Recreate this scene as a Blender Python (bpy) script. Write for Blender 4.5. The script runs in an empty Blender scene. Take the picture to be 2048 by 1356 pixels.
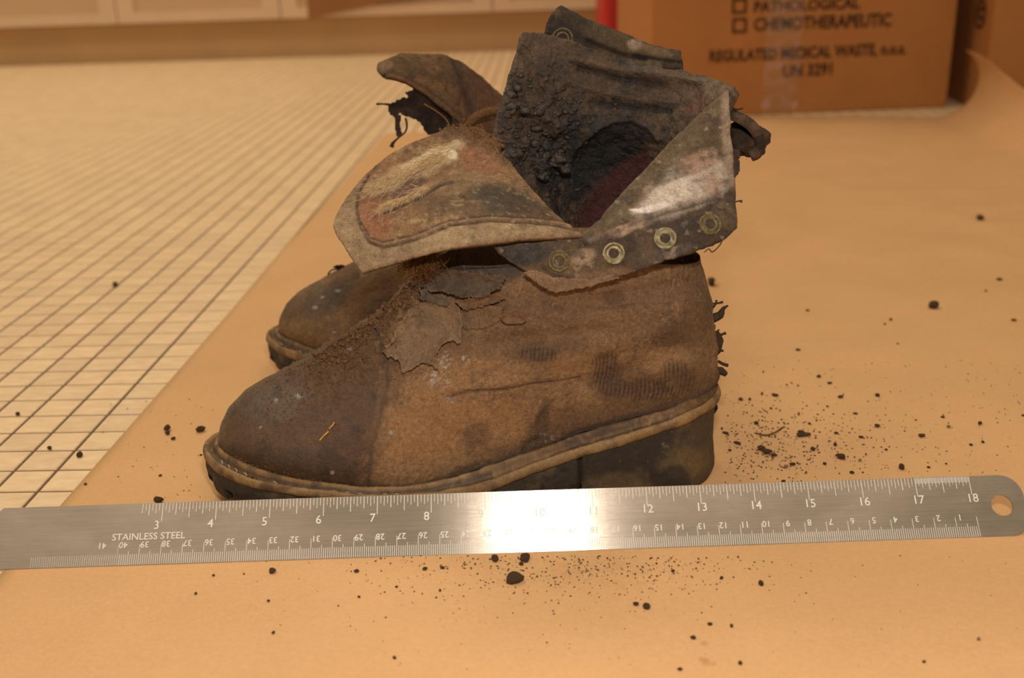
import bpy, bmesh, math, random
import numpy as np
from mathutils import Matrix, Vector

# ------------------------------------------------------------------ camera
S = 0.0247                                   # floor tile pitch (m)
F = 2100.0; TH = .3618; RO = -.035; YA = -.0395; H = 10.9631 * S
_c, _s = math.cos(YA), math.sin(YA)
FWD = np.array([_s * math.cos(TH), _c * math.cos(TH), -math.sin(TH)])
R0 = np.array([_c, -_s, 0.]); U0 = np.cross(R0, FWD)
RT = math.cos(RO) * R0 + math.sin(RO) * U0
UP = -math.sin(RO) * R0 + math.cos(RO) * U0
CAM = np.array([0., 0., H])

scene = bpy.context.scene
col = scene.collection
cam_d = bpy.data.cameras.new('camera')
cam = bpy.data.objects.new('camera', cam_d)
col.objects.link(cam)
cam.matrix_world = Matrix(((RT[0], UP[0], -FWD[0], CAM[0]), (RT[1], UP[1], -FWD[1], CAM[1]),
                           (RT[2], UP[2], -FWD[2], CAM[2]), (0, 0, 0, 1)))
cam_d.sensor_width = 36.0
cam_d.lens = F / 2048 * 36.0
cam_d.clip_start = .01
cam_d.dof.use_dof = True
cam_d.dof.focus_distance = 0.53
cam_d.dof.aperture_fstop = cam_d.lens / 4.6   # 4.6 mm pupil
scene.camera = cam

# ------------------------------------------------------------------ light
vs = scene.view_settings
vs.view_transform = 'Standard'; vs.look = 'None'; vs.gamma = 1.0; vs.use_curve_mapping = False
vs.exposure = 0.0
world = bpy.data.worlds.new('room_ambient'); scene.world = world
world.use_nodes = True
bgn = world.node_tree.nodes['Background']
bgn.inputs[0].default_value = (1.0, .81, .58, 1); bgn.inputs[1].default_value = .40

def area(name, loc, target, sx, sy, power, color, spread=180):
    d = bpy.data.lights.new(name, 'AREA'); d.shape = 'RECTANGLE'; d.size = sx; d.size_y = sy
    d.energy = power; d.color = color; d.spread = math.radians(spread)
    o = bpy.data.objects.new(name, d); col.objects.link(o)
    o.location = loc
    o.rotation_euler = (Vector(target) - Vector(loc)).to_track_quat('-Z', 'Y').to_euler()
    return o
WARM = (1.0, .82, .59)
area('ceiling_light_panel', (-1.15, .9, 2.5), (-1.15, .9, 0), 1.2, .6, 15, WARM)
area('ceiling_light_panel', (.55, .35, 2.5), (.55, .35, 0), 1.2, .6, 6, WARM)
area('ceiling_light_panel', (-1.15, 2.3, 2.5), (-1.15, 2.3, 0), 1.2, .6, 27, WARM)
_fl = CAM + UP * .105 + RT * .014
area('camera_flash', tuple(_fl), tuple(CAM + FWD * .56 + UP * 0), .032, .022, 1.85, (1.0, .90, .78))

# ------------------------------------------------------------------ pixel / world helpers (2048 x 1356 frame)
def ray(x, y): return FWD + RT * (x - 1024) / F - UP * (y - 678) / F
def onz(x, y, z=0.): d = ray(x, y); return CAM + d * (z - H) / d[2]
def ony(x, y, Y): d = ray(x, y); return CAM + d * Y / d[1]
def pix(P):
    d = np.asarray(P, float) - CAM; z = d @ FWD
    return np.stack([1024 + F * (d @ RT) / z, 678 - F * (d @ UP) / z], -1)

# ------------------------------------------------------------------ numpy noise
def _hash(ix, iy, iz, seed):
    h = (ix.astype(np.int64) * 374761393 + iy.astype(np.int64) * 668265263 + iz.astype(np.int64) * 2147483647 + seed * 974634777) & 0xffffffff
    h = ((h ^ (h >> 13)) * 1274126177) & 0xffffffff
    h = ((h ^ (h >> 16)) * 2246822519) & 0xffffffff
    return ((h ^ (h >> 15)) & 0xffffff) / float(0xffffff)
def vnoise(P, seed=0):
    P = np.asarray(P, float); i = np.floor(P); f = P - i; f = f * f * f * (f * (f * 6 - 15) + 10)
    i = i.astype(np.int64); r = 0
    for dx in (0, 1):
        wx = f[..., 0] if dx else 1 - f[..., 0]
        for dy in (0, 1):
            wy = f[..., 1] if dy else 1 - f[..., 1]
            for dz in (0, 1):
                wz = f[..., 2] if dz else 1 - f[..., 2]
                r = r + wx * wy * wz * _hash(i[..., 0] + dx, i[..., 1] + dy, i[..., 2] + dz, seed)
    return r * 2 - 1
def fbm(P, scale, oct=4, seed=0, gain=.5):
    P = np.asarray(P, float) * scale; a = 1.; r = 0; n = 0
    for o in range(oct):
        r = r + a * vnoise(P, seed + o * 17); n += a; a *= gain; P = P * 2.03 + 11.3
    return r / n
def sstep(a, b, x): t = np.clip((x - a) / (b - a), 0, 1); return t * t * (3 - 2 * t)

def lin(r, g, b, k=1.0):
    c = np.array([r, g, b]) / 255.
    return np.where(c <= .04045, c / 12.92, ((c + .055) / 1.055) ** 2.4) * k

# ------------------------------------------------------------------ object helpers
def tag(o, label=None, cat=None, group=None, kind=None):
    if label: o['label'] = label
    if cat: o['category'] = cat
    if group: o['group'] = group
    if kind: o['kind'] = kind
    return o
def empty(name, loc=(0, 0, 0)):
    o = bpy.data.objects.new(name, None); o.empty_display_size = .01; o.location = loc
    col.objects.link(o); return o
def link(name, me, m=None, parent=None):
    o = bpy.data.objects.new(name, me)
    if m is not None and not me.materials: me.materials.append(m)
    col.objects.link(o)
    if parent is not None:
        o.parent = parent
        if parent.parent is None: o.matrix_parent_inverse = Matrix.Translation(parent.location).inverted()   # meshes hold world coordinates
    return o
def meshobj(name, V, Fc, m, parent=None, colors=None, smooth=True, base=None, gloss=None):
    V = np.asarray(V, float)
    me = bpy.data.meshes.new(name)
    loc = (0, 0, 0)
    if parent is None:
        loc = base if base is not None else (V[:, 0].mean(), V[:, 1].mean(), V[:, 2].min())
        V = V - np.array(loc)
    me.from_pydata(V.tolist(), [], [tuple(int(k) for k in f) for f in Fc])
    if smooth: me.polygons.foreach_set('use_smooth', [True] * len(me.polygons))
    if colors is not None:
        a = me.color_attributes.new('Col', 'FLOAT_COLOR', 'POINT')
        c = np.ones((len(V), 4)); c[:, :3] = np.clip(np.asarray(colors) * np.array([.85, .975, 1.17]), 0, 1)
        c[:, 3] = 0. if gloss is None else gloss
        a.data.foreach_set('color', c.ravel())
    me.update()
    o = link(name, me, m, parent)
    if parent is None: o.location = loc
    return o
def grid_faces(nr, nc, closed=False, off=0):
    f = []
    for r in range(nr - 1):
        for c in range(nc if closed else nc - 1):
            c2 = (c + 1) % nc
            f.append((off + r * nc + c, off + r * nc + c2, off + (r + 1) * nc + c2, off + (r + 1) * nc + c))
    return f
def box_vf(x0, x1, y0, y1, z0, z1, bev=0.):
    bm = bmesh.new()
    bmesh.ops.create_cube(bm, size=1, matrix=Matrix.Translation(((x0 + x1) / 2, (y0 + y1) / 2, (z0 + z1) / 2)) @ Matrix.Diagonal((x1 - x0, y1 - y0, z1 - z0, 1)))
    if bev: bmesh.ops.bevel(bm, geom=bm.edges[:], offset=bev, segments=2, affect='EDGES', profile=.5)
    V = [tuple(v.co) for v in bm.verts]
    bm.verts.index_update()
    Fc = [[v.index for v in f.verts] for f in bm.faces]; bm.free()
    return V, Fc
def tube(name, pts, rad, m, parent=None, seg=6, **kw):
    P = np.asarray(pts, float)
    n = max(6, len(P) * 5); t = np.linspace(0, len(P) - 1, n)
    P = catmull(P, t); R = np.interp(t, np.linspace(0, len(P) and len(pts) - 1, len(np.atleast_1d(rad))), np.atleast_1d(rad)) if np.size(rad) > 1 else np.full(n, rad)
    T = np.gradient(P, axis=0); T /= np.linalg.norm(T, axis=1)[:, None] + 1e-12
    a = np.cross(T, np.array([.3, .2, .93])); a /= np.linalg.norm(a, axis=1)[:, None] + 1e-12
    b = np.cross(T, a)
    th = np.linspace(0, 2 * np.pi, seg, endpoint=False)
    V = (P[:, None] + R[:, None, None] * (a[:, None] * np.cos(th)[None, :, None] + b[:, None] * np.sin(th)[None, :, None])).reshape(-1, 3)
    Fc = grid_faces(n, seg, True) + [tuple(range(seg))[::-1], tuple((n - 1) * seg + k for k in range(seg))]
    if name is None: return V, Fc
    return meshobj(name, V, Fc, m, parent, **kw)
def catmull(P, t):
    P = np.asarray(P, float); n = len(P)
    i = np.clip(np.floor(t).astype(int), 0, n - 2); f = (t - i).reshape((-1,) + (1,) * (P.ndim - 1))
    p1 = P[i]; p2 = P[i + 1]
    p0 = np.where((i > 0).reshape(f.shape), P[np.maximum(i - 1, 0)], 2 * p1 - p2)
    p3 = np.where((i < n - 2).reshape(f.shape), P[np.minimum(i + 2, n - 1)], 2 * p2 - p1)
    return .5 * ((2 * p1) + (-p0 + p2) * f + (2 * p0 - 5 * p1 + 4 * p2 - p3) * f * f + (-p0 + 3 * p1 - 3 * p2 + p3) * f ** 3)
def join_vf(parts):
    V, Fc, n = [], [], 0
    for v, f in parts:
        V.append(np.asarray(v, float)); Fc += [tuple(k + n for k in ff) for ff in f]; n += len(v)
    return np.concatenate(V), Fc

# ------------------------------------------------------------------ materials
class NT:
    def __init__(s, name):
        s.m = bpy.data.materials.new(name); s.m.use_nodes = True
        s.t = s.m.node_tree; s.b = s.t.nodes['Principled BSDF']
    def n(s, typ, **kw):
        x = s.t.nodes.new(typ)
        for k, v in kw.items(): setattr(x, k, v)
        return x
    def l(s, a, b): s.t.links.new(a, b)
    def noise(s, scale, detail=4, vec=None, rough=.55, stretch=None):
        x = s.n('ShaderNodeTexNoise'); x.inputs['Scale'].default_value = scale
        x.inputs['Detail'].default_value = detail; x.inputs['Roughness'].default_value = rough
        v = vec
        if v is None:
            tc = s.n('ShaderNodeTexCoord'); v = tc.outputs['Object']
        if stretch:
            mp = s.n('ShaderNodeMapping'); mp.inputs['Scale'].default_value = stretch; s.l(v, mp.inputs[0]); v = mp.outputs[0]
        s.l(v, x.inputs['Vector']); return x.outputs['Fac']
    def ramp(s, fac, stops):
        r = s.n('ShaderNodeValToRGB'); e = r.color_ramp.elements
        while len(e) < len(stops): e.new(.5)
        for k, (p, c) in enumerate(stops):
            e[k].position = p; e[k].color = (c[0], c[1], c[2], 1) if np.ndim(c) else (c, c, c, 1)
        s.l(fac, r.inputs[0]); return r.outputs[0]
    def mix(s, a, b, fac, mode='MIX'):
        x = s.n('ShaderNodeMix', data_type='RGBA', blend_type=mode)
        for k, v in ((6, a), (7, b), (0, fac)):
            if hasattr(v, 'is_linked') or hasattr(v, 'links'): s.l(v, x.inputs[k])
            elif k == 0: x.inputs[0].default_value = v
            else: x.inputs[k].default_value = (*v[:3], 1)
        return x.outputs[2]
    def bump(s, h, strength=.5, dist=.001, prev=None):
        x = s.n('ShaderNodeBump'); x.inputs['Strength'].default_value = strength; x.inputs['Distance'].default_value = dist
        s.l(h, x.inputs['Height'])
        if prev is not None: s.l(prev, x.inputs['Normal'])
        s.l(x.outputs[0], s.b.inputs['Normal']); return x.outputs[0]
    def set(s, **kw):
        for k, v in kw.items():
            i = s.b.inputs[k.replace('_', ' ')]
            if hasattr(v, 'links'): s.l(v, i)
            elif isinstance(v, (tuple, list, np.ndarray)): i.default_value = (*v[:3], 1)
            else: i.default_value = v
        return s.m

def simple(name, c, rough=.7, var=.15, vscale=60, bump=.3, bscale=300, bdist=.0005, metallic=0., spec=.3):
    n = NT(name)
    f = n.noise(vscale, 5)
    cc = n.ramp(f, [(.3, np.array(c) * (1 - var)), (.7, np.array(c) * (1 + var))])
    n.set(Base_Color=cc, Roughness=rough, Metallic=metallic, Specular_IOR_Level=spec)
    if bump: n.bump(n.noise(bscale, 4), bump, bdist)
    return n.m

def attr_leather(name, rough=.75, spec=.25, fine=900, bstr=.6, bdist=.0005, var=.35, speck=.0, coat=0., gs=260):
    """colour from the painted attribute, broken up by fine procedural grain"""
    n = NT(name)
    at = n.n('ShaderNodeAttribute', attribute_name='Col')
    g = n.noise(gs, 6, rough=.75)
    mul = n.ramp(g, [(.25, 1 - var), (.5, 1.0), (.78, 1 + var)])
    c = n.mix(at.outputs['Color'], mul, 1.0, 'MULTIPLY')
    g2 = n.noise(fine, 3, rough=.7)
    mul2 = n.ramp(g2, [(.3, 1 - var * .6), (.7, 1 + var * .6)])
    c = n.mix(c, mul2, 1.0, 'MULTIPLY')
    if speck:
        sp = n.noise(1500, 2); k = n.ramp(sp, [(.70, 0.), (.76, 1.)])
        sp2 = n.noise(90, 3); k2 = n.ramp(sp2, [(.5, 0.), (.65, 1.)])
        kk = n.mix(k, k2, 1.0, 'MULTIPLY')
        kk = n.mix(kk, (speck,) * 3, 1.0, 'MULTIPLY')
        c = n.mix(c, tuple(lin(205, 180, 150)), kk)
    dk = n.noise(1250, 2, rough=.6); c = n.mix(c, n.ramp(dk, [(.28, .45), (.40, 1.0)]), 1.0, 'MULTIPLY')
    rr = n.ramp(g, [(.3, min(1, rough + .1)), (.7, rough - .12)])
    mr = n.n('ShaderNodeMapRange'); mr.inputs[3].default_value = 1.; mr.inputs[4].default_value = .45
    n.l(at.outputs['Alpha'], mr.inputs[0])
    rr2 = n.n('ShaderNodeMath', operation='MULTIPLY'); n.l(rr, rr2.inputs[0]); n.l(mr.outputs[0], rr2.inputs[1])
    n.set(Base_Color=c, Roughness=rr2.outputs[0], Specular_IOR_Level=spec)
    h = n.noise(fine * .55, 6, rough=.7)
    b = n.bump(h, bstr, bdist)
    n.bump(n.noise(120, 5, rough=.65), bstr * .8, bdist * 2.2, b)
    return n.m

M = {}
M['leather'] = attr_leather('worn_dusty_leather', .70, .4, 1700, .9, .0006, .46, .14, gs=500)
M['lining'] = attr_leather('stained_lining_cloth', .85, .2, 1500, .85, .0006, .48, .25)
M['lump'] = simple('dark_moist_lump', lin(52, 43, 36), .5, .7, 300, 1.0, 900, .0008, spec=.6)
M['mould'] = attr_leather('decayed_moist_lining', .46, .5, 900, 1.0, .0013, .6, .8)
M['rubber'] = attr_leather('dusty_dark_rubber', .72, .3, 900, .4, .0004, .25)
M['welt'] = attr_leather('tan_welt', .6, .35, 1200, .4, .0003, .25)
M['scrap'] = attr_leather('torn_leather_scrap', .8, .2, 1100, .6, .0005, .35)
M['soil'] = simple('dry_brown_soil', lin(124, 94, 68), .95, .5, 700, 1.0, 1600, .0008, spec=.1)
M['soil_dark'] = simple('dark_soil', lin(112, 87, 66), .95, .5, 700, 1.0, 1600, .0008, spec=.1)
M['soil_pale'] = simple('pale_soil', lin(150, 128, 100), .95, .3, 700, .8, 1600, .0006, spec=.1)
M['soil_tan'] = simple('tan_soil_crust', lin(112, 82, 56), .97, .5, 900, 1.0, 1800, .0008, spec=.1)
M['fibre'] = simple('orange_brown_fibre', lin(104, 68, 34), .9, .4, 400, 0)
M['pale_fibre'] = simple('pale_felt_fibre', lin(196, 164, 122), .9, .25, 400, 0)
M['dark_fibre'] = simple('dark_plant_fibre', lin(60, 44, 34), .9, .4, 400, 0)
M['straw'] = simple('yellow_straw', lin(190, 140, 70), .8, .3, 600, 0)
M['brass'] = simple('tarnished_brass', lin(142, 130, 100), .55, .6, 420, .6, 1500, .0004, metallic=.35, spec=.5)
M['brass_rust'] = simple('rusty_tarnished_brass', lin(104, 90, 62), .6, .6, 900, .6, 1500, .0003, metallic=.4, spec=.5)

# ------------------------------------------------------------------ floor
def m_tile():
    n = NT('cream_ceramic_tile')
    oi = n.n('ShaderNodeObjectInfo'); geo = n.n('ShaderNodeNewGeometry')
    f = n.noise(95, 6, geo.outputs['Position'], .7, (.6, 1.6, 1))
    c = n.ramp(f, [(.3, lin(214, 184, 144)), (.55, lin(228, 200, 160)), (.8, lin(243, 221, 184))])
    wn = n.n('ShaderNodeTexWhiteNoise', noise_dimensions='3D')
    sn = n.n('ShaderNodeVectorMath', operation='SNAP'); sn.inputs[1].default_value = (S, S, 10)
    ad = n.n('ShaderNodeVectorMath', operation='ADD'); ad.inputs[1].default_value = (11.358 * S, -20.1158 * S, 1)
    n.l(geo.outputs['Position'], ad.inputs[0]); n.l(ad.outputs[0], sn.inputs[0]); n.l(sn.outputs[0], wn.inputs[0])
    v = n.ramp(wn.outputs[0], [(0, .93), (1, 1.05)])
    n.set(Base_Color=n.mix(c, v, 1.0, 'MULTIPLY'), Roughness=.42, Specular_IOR_Level=.35)
    n.bump(n.noise(700, 3, geo.outputs['Position']), .25, .0003)
    return n.m
M['tile'] = m_tile()
M['grout'] = simple('dark_grey_brown_grout', lin(104, 90, 72), .95, .2, 300, .4, 900, .0004, spec=.1)
GX, GY = -11.358 * S, 20.1158 * S
gv = [(-3.6, -.6, -.0009), (2.6, -.6, -.0009), (2.6, 3.6, -.0009), (-3.6, 3.6, -.0009)]
floor = meshobj('floor', gv, [(0, 1, 2, 3)], M['grout'], base=(0, 0, 0), smooth=False)
tag(floor, 'cream mosaic tile floor with dark grout lines', kind='structure')
def tile_vf(x, y, b=.0005, g=.0010):
    x0, x1, y0, y1 = x + g, x + S - g, y + g, y + S - g
    V = [(x0, y0, -.0009), (x1, y0, -.0009), (x1, y1, -.0009), (x0, y1, -.0009),
         (x0, y0, -b), (x1, y0, -b), (x1, y1, -b), (x0, y1, -b),
         (x0 + b, y0 + b, 0), (x1 - b, y0 + b, 0), (x1 - b, y1 - b, 0), (x0 + b, y1 - b, 0)]
    Fc = [(8, 9, 10, 11)]
    for k in range(4):
        q = (k + 1) % 4
        Fc += [(k, q, 4 + q, 4 + k), (4 + k, 4 + q, 8 + q, 8 + k)]
    return V, Fc
PAPER_L = lambda y: -.2608 + (y - .44) * .0112          # paper's left edge
near_t, far_t = [], []
for i in range(-110, 104):
    for j in range(-22, 98):
        x, y = GX + i * S, GY + j * S
        if x > PAPER_L(y) + .03 and y < 1.52 and x < .75: continue
        q = pix(np.array([[x, y, 0], [x + S, y + S, 0]]))
        c = q.mean(0)
        d = np.array([x, y, 0]) - CAM
        if d @ FWD > .1 and -20 < c[0] < 2070 and 100 < c[1] < 1150 and x < PAPER_L(y): near_t.append((-(c[1]), x, y))
        else: far_t.append((x, y))
near_t.sort()
proto_V, proto_F = tile_vf(0, 0)
tile_me = bpy.data.meshes.new('tile'); tile_me.from_pydata(proto_V, [], proto_F); tile_me.materials.append(M['tile'])
for k, x, y in near_t[:300]:
    o = bpy.data.objects.new('tile', tile_me); col.objects.link(o); o.parent = floor; o.location = (x, y, 0)
far_t += [(x, y) for _, x, y in near_t[300:]]
ft = join_vf([tile_vf(x, y) for x, y in far_t if y < 2.9])
tag(meshobj('tile_field', ft[0], ft[1], M['tile'], floor, smooth=False), kind='stuff')

# ------------------------------------------------------------------ brown paper sheet
def m_kraft(name, c, scale=500, rough=.8):
    n = NT(name); geo = n.n('ShaderNodeNewGeometry')
    f = n.noise(scale, 5, geo.outputs['Position'], .75)
    g = n.noise(14, 4, geo.outputs['Position'])
    cc = n.ramp(f, [(.3, np.array(c) * .93), (.7, np.array(c) * 1.07)])
    cc = n.mix(cc, n.ramp(g, [(.3, .95), (.7, 1.04)]), 1.0, 'MULTIPLY')
    n.set(Base_Color=cc, Roughness=rough, Specular_IOR_Level=.25)
    n.bump(n.noise(scale * 1.5, 3, geo.outputs['Position']), .25, .0002)
    return n
kp = m_kraft('brown_kraft_paper', lin(206, 163, 116))
def stain(n, spots, c):
    geo = n.n('ShaderNodeNewGeometry'); base = n.b.inputs['Base Color'].links[0].from_socket
    for (x, y, r, a) in spots:
        s = n.n('ShaderNodeVectorMath', operation='DISTANCE'); s.inputs[1].default_value = (x, y, 0); n.l(geo.outputs['Position'], s.inputs[0])
        q = n.noise(260, 4, geo.outputs['Position'])
        ad = n.n('ShaderNodeMath', operation='MULTIPLY_ADD'); ad.inputs[1].default_value = r * 2.2; n.l(q, ad.inputs[0]); n.l(s.outputs['Value'], ad.inputs[2])
        mr = n.n('ShaderNodeMapRange'); mr.inputs[1].default_value = r * 1.15; mr.inputs[2].default_value = r * 2.3; mr.inputs[3].default_value = a; mr.inputs[4].default_value = 0.
        n.l(ad.outputs[0], mr.inputs[0])
        base = n.mix(base, tuple(c), mr.outputs[0])
    n.l(base, n.b.inputs['Base Color'])
_st = [(1408, 1290, .0018, .55), (1410, 1325, .0028, .6), (1428, 1330, .0018, .5)]
stain(kp, [(*onz(x, y)[:2], r, a) for x, y, r, a in _st], lin(150, 96, 48))
stain(kp, [(*onz(x, y)[:2], r, a) for x, y, r, a in [(1230, 1130, .02, .16), (1130, 1150, .012, .14), (1500, 905, .03, .12)]], lin(120, 84, 52))
M['paper'] = kp.m
def paper_point(a, y):
    """a: distance from the left edge along the sheet, y: along the length; the right margin curls up towards its far corner"""
    xl = PAPER_L(y)
    flat = .823
    if a <= flat: x, z = xl + a, 0.
    else:
        l = a - flat
        ang = math.radians(np.interp(y, [0, .8, 1.1, 1.3, 1.45, 1.5, 1.6], [3, 8, 20, 55, 95, 114, 150]))
        tot = np.interp(y, [0, 1.3, 1.45, 1.5, 1.6], [.085, .085, .10, .112, .142])
        l = l / .14 * tot
        R = tot / ang
        ph = l / R
        x, z = xl + flat + R * math.sin(ph), R * (1 - math.cos(ph))
    return x, z
pa = np.concatenate([np.linspace(0, .80, 90), np.linspace(.805, .963, 46)]); py = np.linspace(.06, 1.0, 110); py = np.concatenate([py, np.linspace(1.01, 1.62, 60)])
PV = np.zeros((len(py), len(pa), 3))
for r, y in enumerate(py):
    for c, a in enumerate(pa):
        x, z = paper_point(a, y)
        yy = y
        if y > 1.5:                                       # far edge runs slightly towards the camera at the right
            yy = y + (y - 1.5) / .12 * (.045 * np.interp(a, [0, .55, .83, 1.0], [0, 1, -.6, -1.2]))
        PV[r, c] = (x, yy, z + .0005)
w = fbm(PV.reshape(-1, 3), 5, 3, 5).reshape(PV.shape[:2])
far_w = sstep(.75, 1.3, PV[..., 1])
PV[..., 2] += np.maximum(0, w + .15) * (.0006 + .006 * far_w)
nr, nc = PV.shape[:2]
pv = PV.reshape(-1, 3); pv2 = pv.copy(); pv2[:, 2] -= .00025
paper = meshobj('brown_paper_sheet', pv, grid_faces(nr, nc), M['paper'], base=(0, .8, 0))
tag(paper, 'wide sheet of brown kraft paper spread over the tiles, far corner curling up', 'paper')
md = paper.modifiers.new('thickness', 'SOLIDIFY'); md.thickness = .00025; md.offset = -1

# ------------------------------------------------------------------ base cabinets along the back
M['cab'] = simple('cream_pink_laminate', lin(216, 186, 154), .5, .03, 8, 0, spec=.3)
M['cab_panel'] = simple('cream_pink_laminate_panel', lin(200, 168, 132), .5, .03, 8, 0, spec=.3)
M['plinth'] = simple('olive_tan_vinyl_plinth', lin(196, 162, 116), .55, .06, 6, 0, spec=.3)
CY = 2.885
def wx(px, py, Y): return ony(px, py, Y)[0]
pl = meshobj('baseboard_back', *box_vf(-2.2, 1.4, CY, CY + .03, -.0009, .098), M['plinth'], base=(0, CY, 0), smooth=False)
tag(pl, 'olive tan plinth strip under the cream cabinets', kind='structure')
FY = CY - .045
xs = [wx(-640, 20, FY), wx(-215, 20, FY), wx(232, 20, FY), wx(560, 20, FY), wx(985, 15, FY), wx(1420, 10, FY), wx(1860, 10, FY)]
zb = .102
clabel = ['cream cabinet at the far left edge, mostly out of frame', 'cream base cabinet above the plinth at the top left corner', 'cream base cabinet with framed door, second from the left', 'cream base cabinet behind the brown cardboard sheet', 'cream base cabinet behind the tall boot collar', 'cream base cabinet hidden behind the medical waste box']
for k in range(6):
    if k in (0, 5): continue
    x0, x1 = xs[k] + .0015, xs[k + 1] - .0015
    e = empty('base_cabinet', ((x0 + x1) / 2, FY, zb))
    tag(e, clabel[k], 'cabinet', 'cream cabinets along the back')
    meshobj('body', *box_vf(x0, x1, FY + .02, FY + .55, zb, .86), M['cab'], e, smooth=False)
    fr = .045; f0, f1, g0, g1 = x0, x1, zb, .80
    parts = [box_vf(f0, f0 + fr, FY, FY + .02, g0, g1), box_vf(f1 - fr, f1, FY, FY + .02, g0, g1),
             box_vf(f0 + fr, f1 - fr, FY, FY + .02, g0, g0 + .026), box_vf(f0 + fr, f1 - fr, FY, FY + .02, g1 - fr, g1)]
    d = meshobj('door', *join_vf(parts), M['cab'], e, smooth=False)
    meshobj('door_panel', *box_vf(f0 + fr, f1 - fr, FY + .007, FY + .02, g0 + .026, g1 - fr), M['cab_panel'], d, smooth=False)
cs = [ony(617, 36, FY - .006), ony(806, -2, FY - .006)]
p0 = np.array([cs[0][0], FY - .006, cs[0][2]]); p1 = np.array([cs[1][0], FY - .006, cs[1][2]])
ux = (p1 - p0) / np.linalg.norm(p1 - p0); uz = np.array([0, 0, 1.])
V = []
for yy in (0, .004):
    for q in (p0, p0 + ux * .42, p0 + ux * .42 + uz * .16, p0 + uz * .30): V.append(q + np.array([0, yy, 0]))
cb = meshobj('cardboard_sheet', V, [(0, 1, 2, 3), (7, 6, 5, 4), (0, 4, 5, 1), (1, 5, 6, 2), (2, 6, 7, 3), (3, 7, 4, 0)], m_kraft('brown_cardboard_sheet', lin(150, 104, 64)).m, smooth=False)
tag(cb, 'brown cardboard sheet with slanted lower edge against the cream cabinet fronts', 'cardboard')

# ------------------------------------------------------------------ waste boxes
def text_mesh(body, size, sx=1.0, ext=.0002, bold=0.):
    cu = bpy.data.curves.new('txt', 'FONT'); cu.body = body; cu.size = size; cu.extrude = ext; cu.offset = bold
    cu.align_x = 'CENTER'; cu.align_y = 'CENTER'; cu.resolution_u = 3
    o = bpy.data.objects.new('txt', cu); col.objects.link(o)
    bpy.context.view_layer.update()
    me = bpy.data.meshes.new_from_object(o.evaluated_get(bpy.context.evaluated_depsgraph_get()))
    bpy.data.objects.remove(o)
    V = np.array([v.co[:] for v in me.vertices]); Fc = [list(p.vertices) for p in me.polygons]
    bpy.data.meshes.remove(me)
    V[:, 0] *= sx
    return V, Fc
M['box'] = m_kraft('corrugated_cardboard', lin(176, 118, 66), 160, .75).m
M['print'] = simple('dark_box_print', lin(52, 30, 16), .8, .1, 100, 0)
def tape_mat():
    n = NT('clear_packing_tape'); t = n.t
    out = [x for x in t.nodes if x.type == 'OUTPUT_MATERIAL'][0]
    tr = n.n('ShaderNodeBsdfTransparent'); gl = n.n('ShaderNodeBsdfGlossy'); gl.inputs['Roughness'].default_value = .07
    bp = n.n('ShaderNodeBump'); bp.inputs['Strength'].default_value = 1.; bp.inputs['Distance'].default_value = .009
    n.l(n.noise(60, 3), bp.inputs['Height']); n.l(bp.outputs[0], gl.inputs['Normal'])
    mx = n.n('ShaderNodeMixShader'); mx.inputs[0].default_value = .10
    n.l(tr.outputs[0], mx.inputs[1]); n.l(gl.outputs[0], mx.inputs[2]); n.l(mx.outputs[0], out.inputs['Surface'])
    t.nodes.remove(n.b)
    return n.m
M['tape'] = tape_mat()
b0 = onz(1496, 230.5); b1 = onz(1891, 215)
bx = (b1 - b0); bx[2] = 0; bx /= np.linalg.norm(bx)
by = np.array([-bx[1], bx[0], 0]); bz = np.array([0, 0, 1.])
def hit(px, py, P0, N):
    d = ray(px, py); t = ((P0 - CAM) @ N) / (d @ N); return CAM + d * t
BR = hit(1893, 214, b0, by); BL = hit(1303, 60, b0, by)
bw = (BR - BL) @ bx; BL = BR - bx * bw; BL[2] = 0; BR[2] = 0
bd = .40; bh = .66
def boxmesh(name, O, ex, ey, wd, dp, ht, m, parent=None, bev=.003):
    V, Fc = box_vf(0, wd, 0, dp, 0, ht, bev)
    V = np.array(V); V = O + V[:, :1] * ex + V[:, 1:2] * ey + V[:, 2:] * bz
    return meshobj(name, V, Fc, m, parent, smooth=False)
wb = empty('cardboard_box', tuple(BL + bx * bw / 2 + by * bd / 2))
tag(wb, 'brown cardboard box printed regulated medical waste, standing beyond the boots', 'box')
boxmesh('carton', BL, bx, by, bw, bd, bh, M['box'], wb)
def onface(V, P, ex, ez, off):
    V = np.asarray(V); n = np.cross(ex, ez); return P + V[:, :1] * ex + V[:, 1:2] * ez + (V[:, 2:] + off) * n
def face_text(body, pxa, pxb, hpx, parent=None):
    """text spanning pixels pxa..pxb on the front face of the box"""
    A = hit(*pxa, BL, by); B = hit(*pxb, BL, by)
    V, Fc = text_mesh(body, .05, 1, .0002, .0012)
    wd = V[:, 0].max() - V[:, 0].min(); ht = V[:, 1].max() - V[:, 1].min()
    ex = (B - A); Lx = np.linalg.norm(ex); ex /= Lx
    hz = hit(pxa[0], pxa[1] + hpx / 2, BL, by)[2] - hit(pxa[0], pxa[1] - hpx / 2, BL, by)[2]
    V[:, 0] = (V[:, 0] - V[:, 0].min()) * Lx / wd; V[:, 1] = (V[:, 1] - (V[:, 1].max() + V[:, 1].min()) / 2) * abs(hz) / ht
    return meshobj('printed_text', onface(V, A, ex, np.cross(-by, ex) * -1 if False else bz, .0006), Fc, M['print'], wb, smooth=False)
face_text('PATHOLOGICAL', (1508, 14), (1720, 5), 24)
face_text('CHEMOTHERAPEUTIC', (1508, 49), (1783, 39), 27)
face_text('REGULATED MEDICAL WASTE, n.o.s.', (1419, 115), (1812, 98), 28)
face_text('UN 3291', (1566, 143), (1664, 137), 25)
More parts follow.
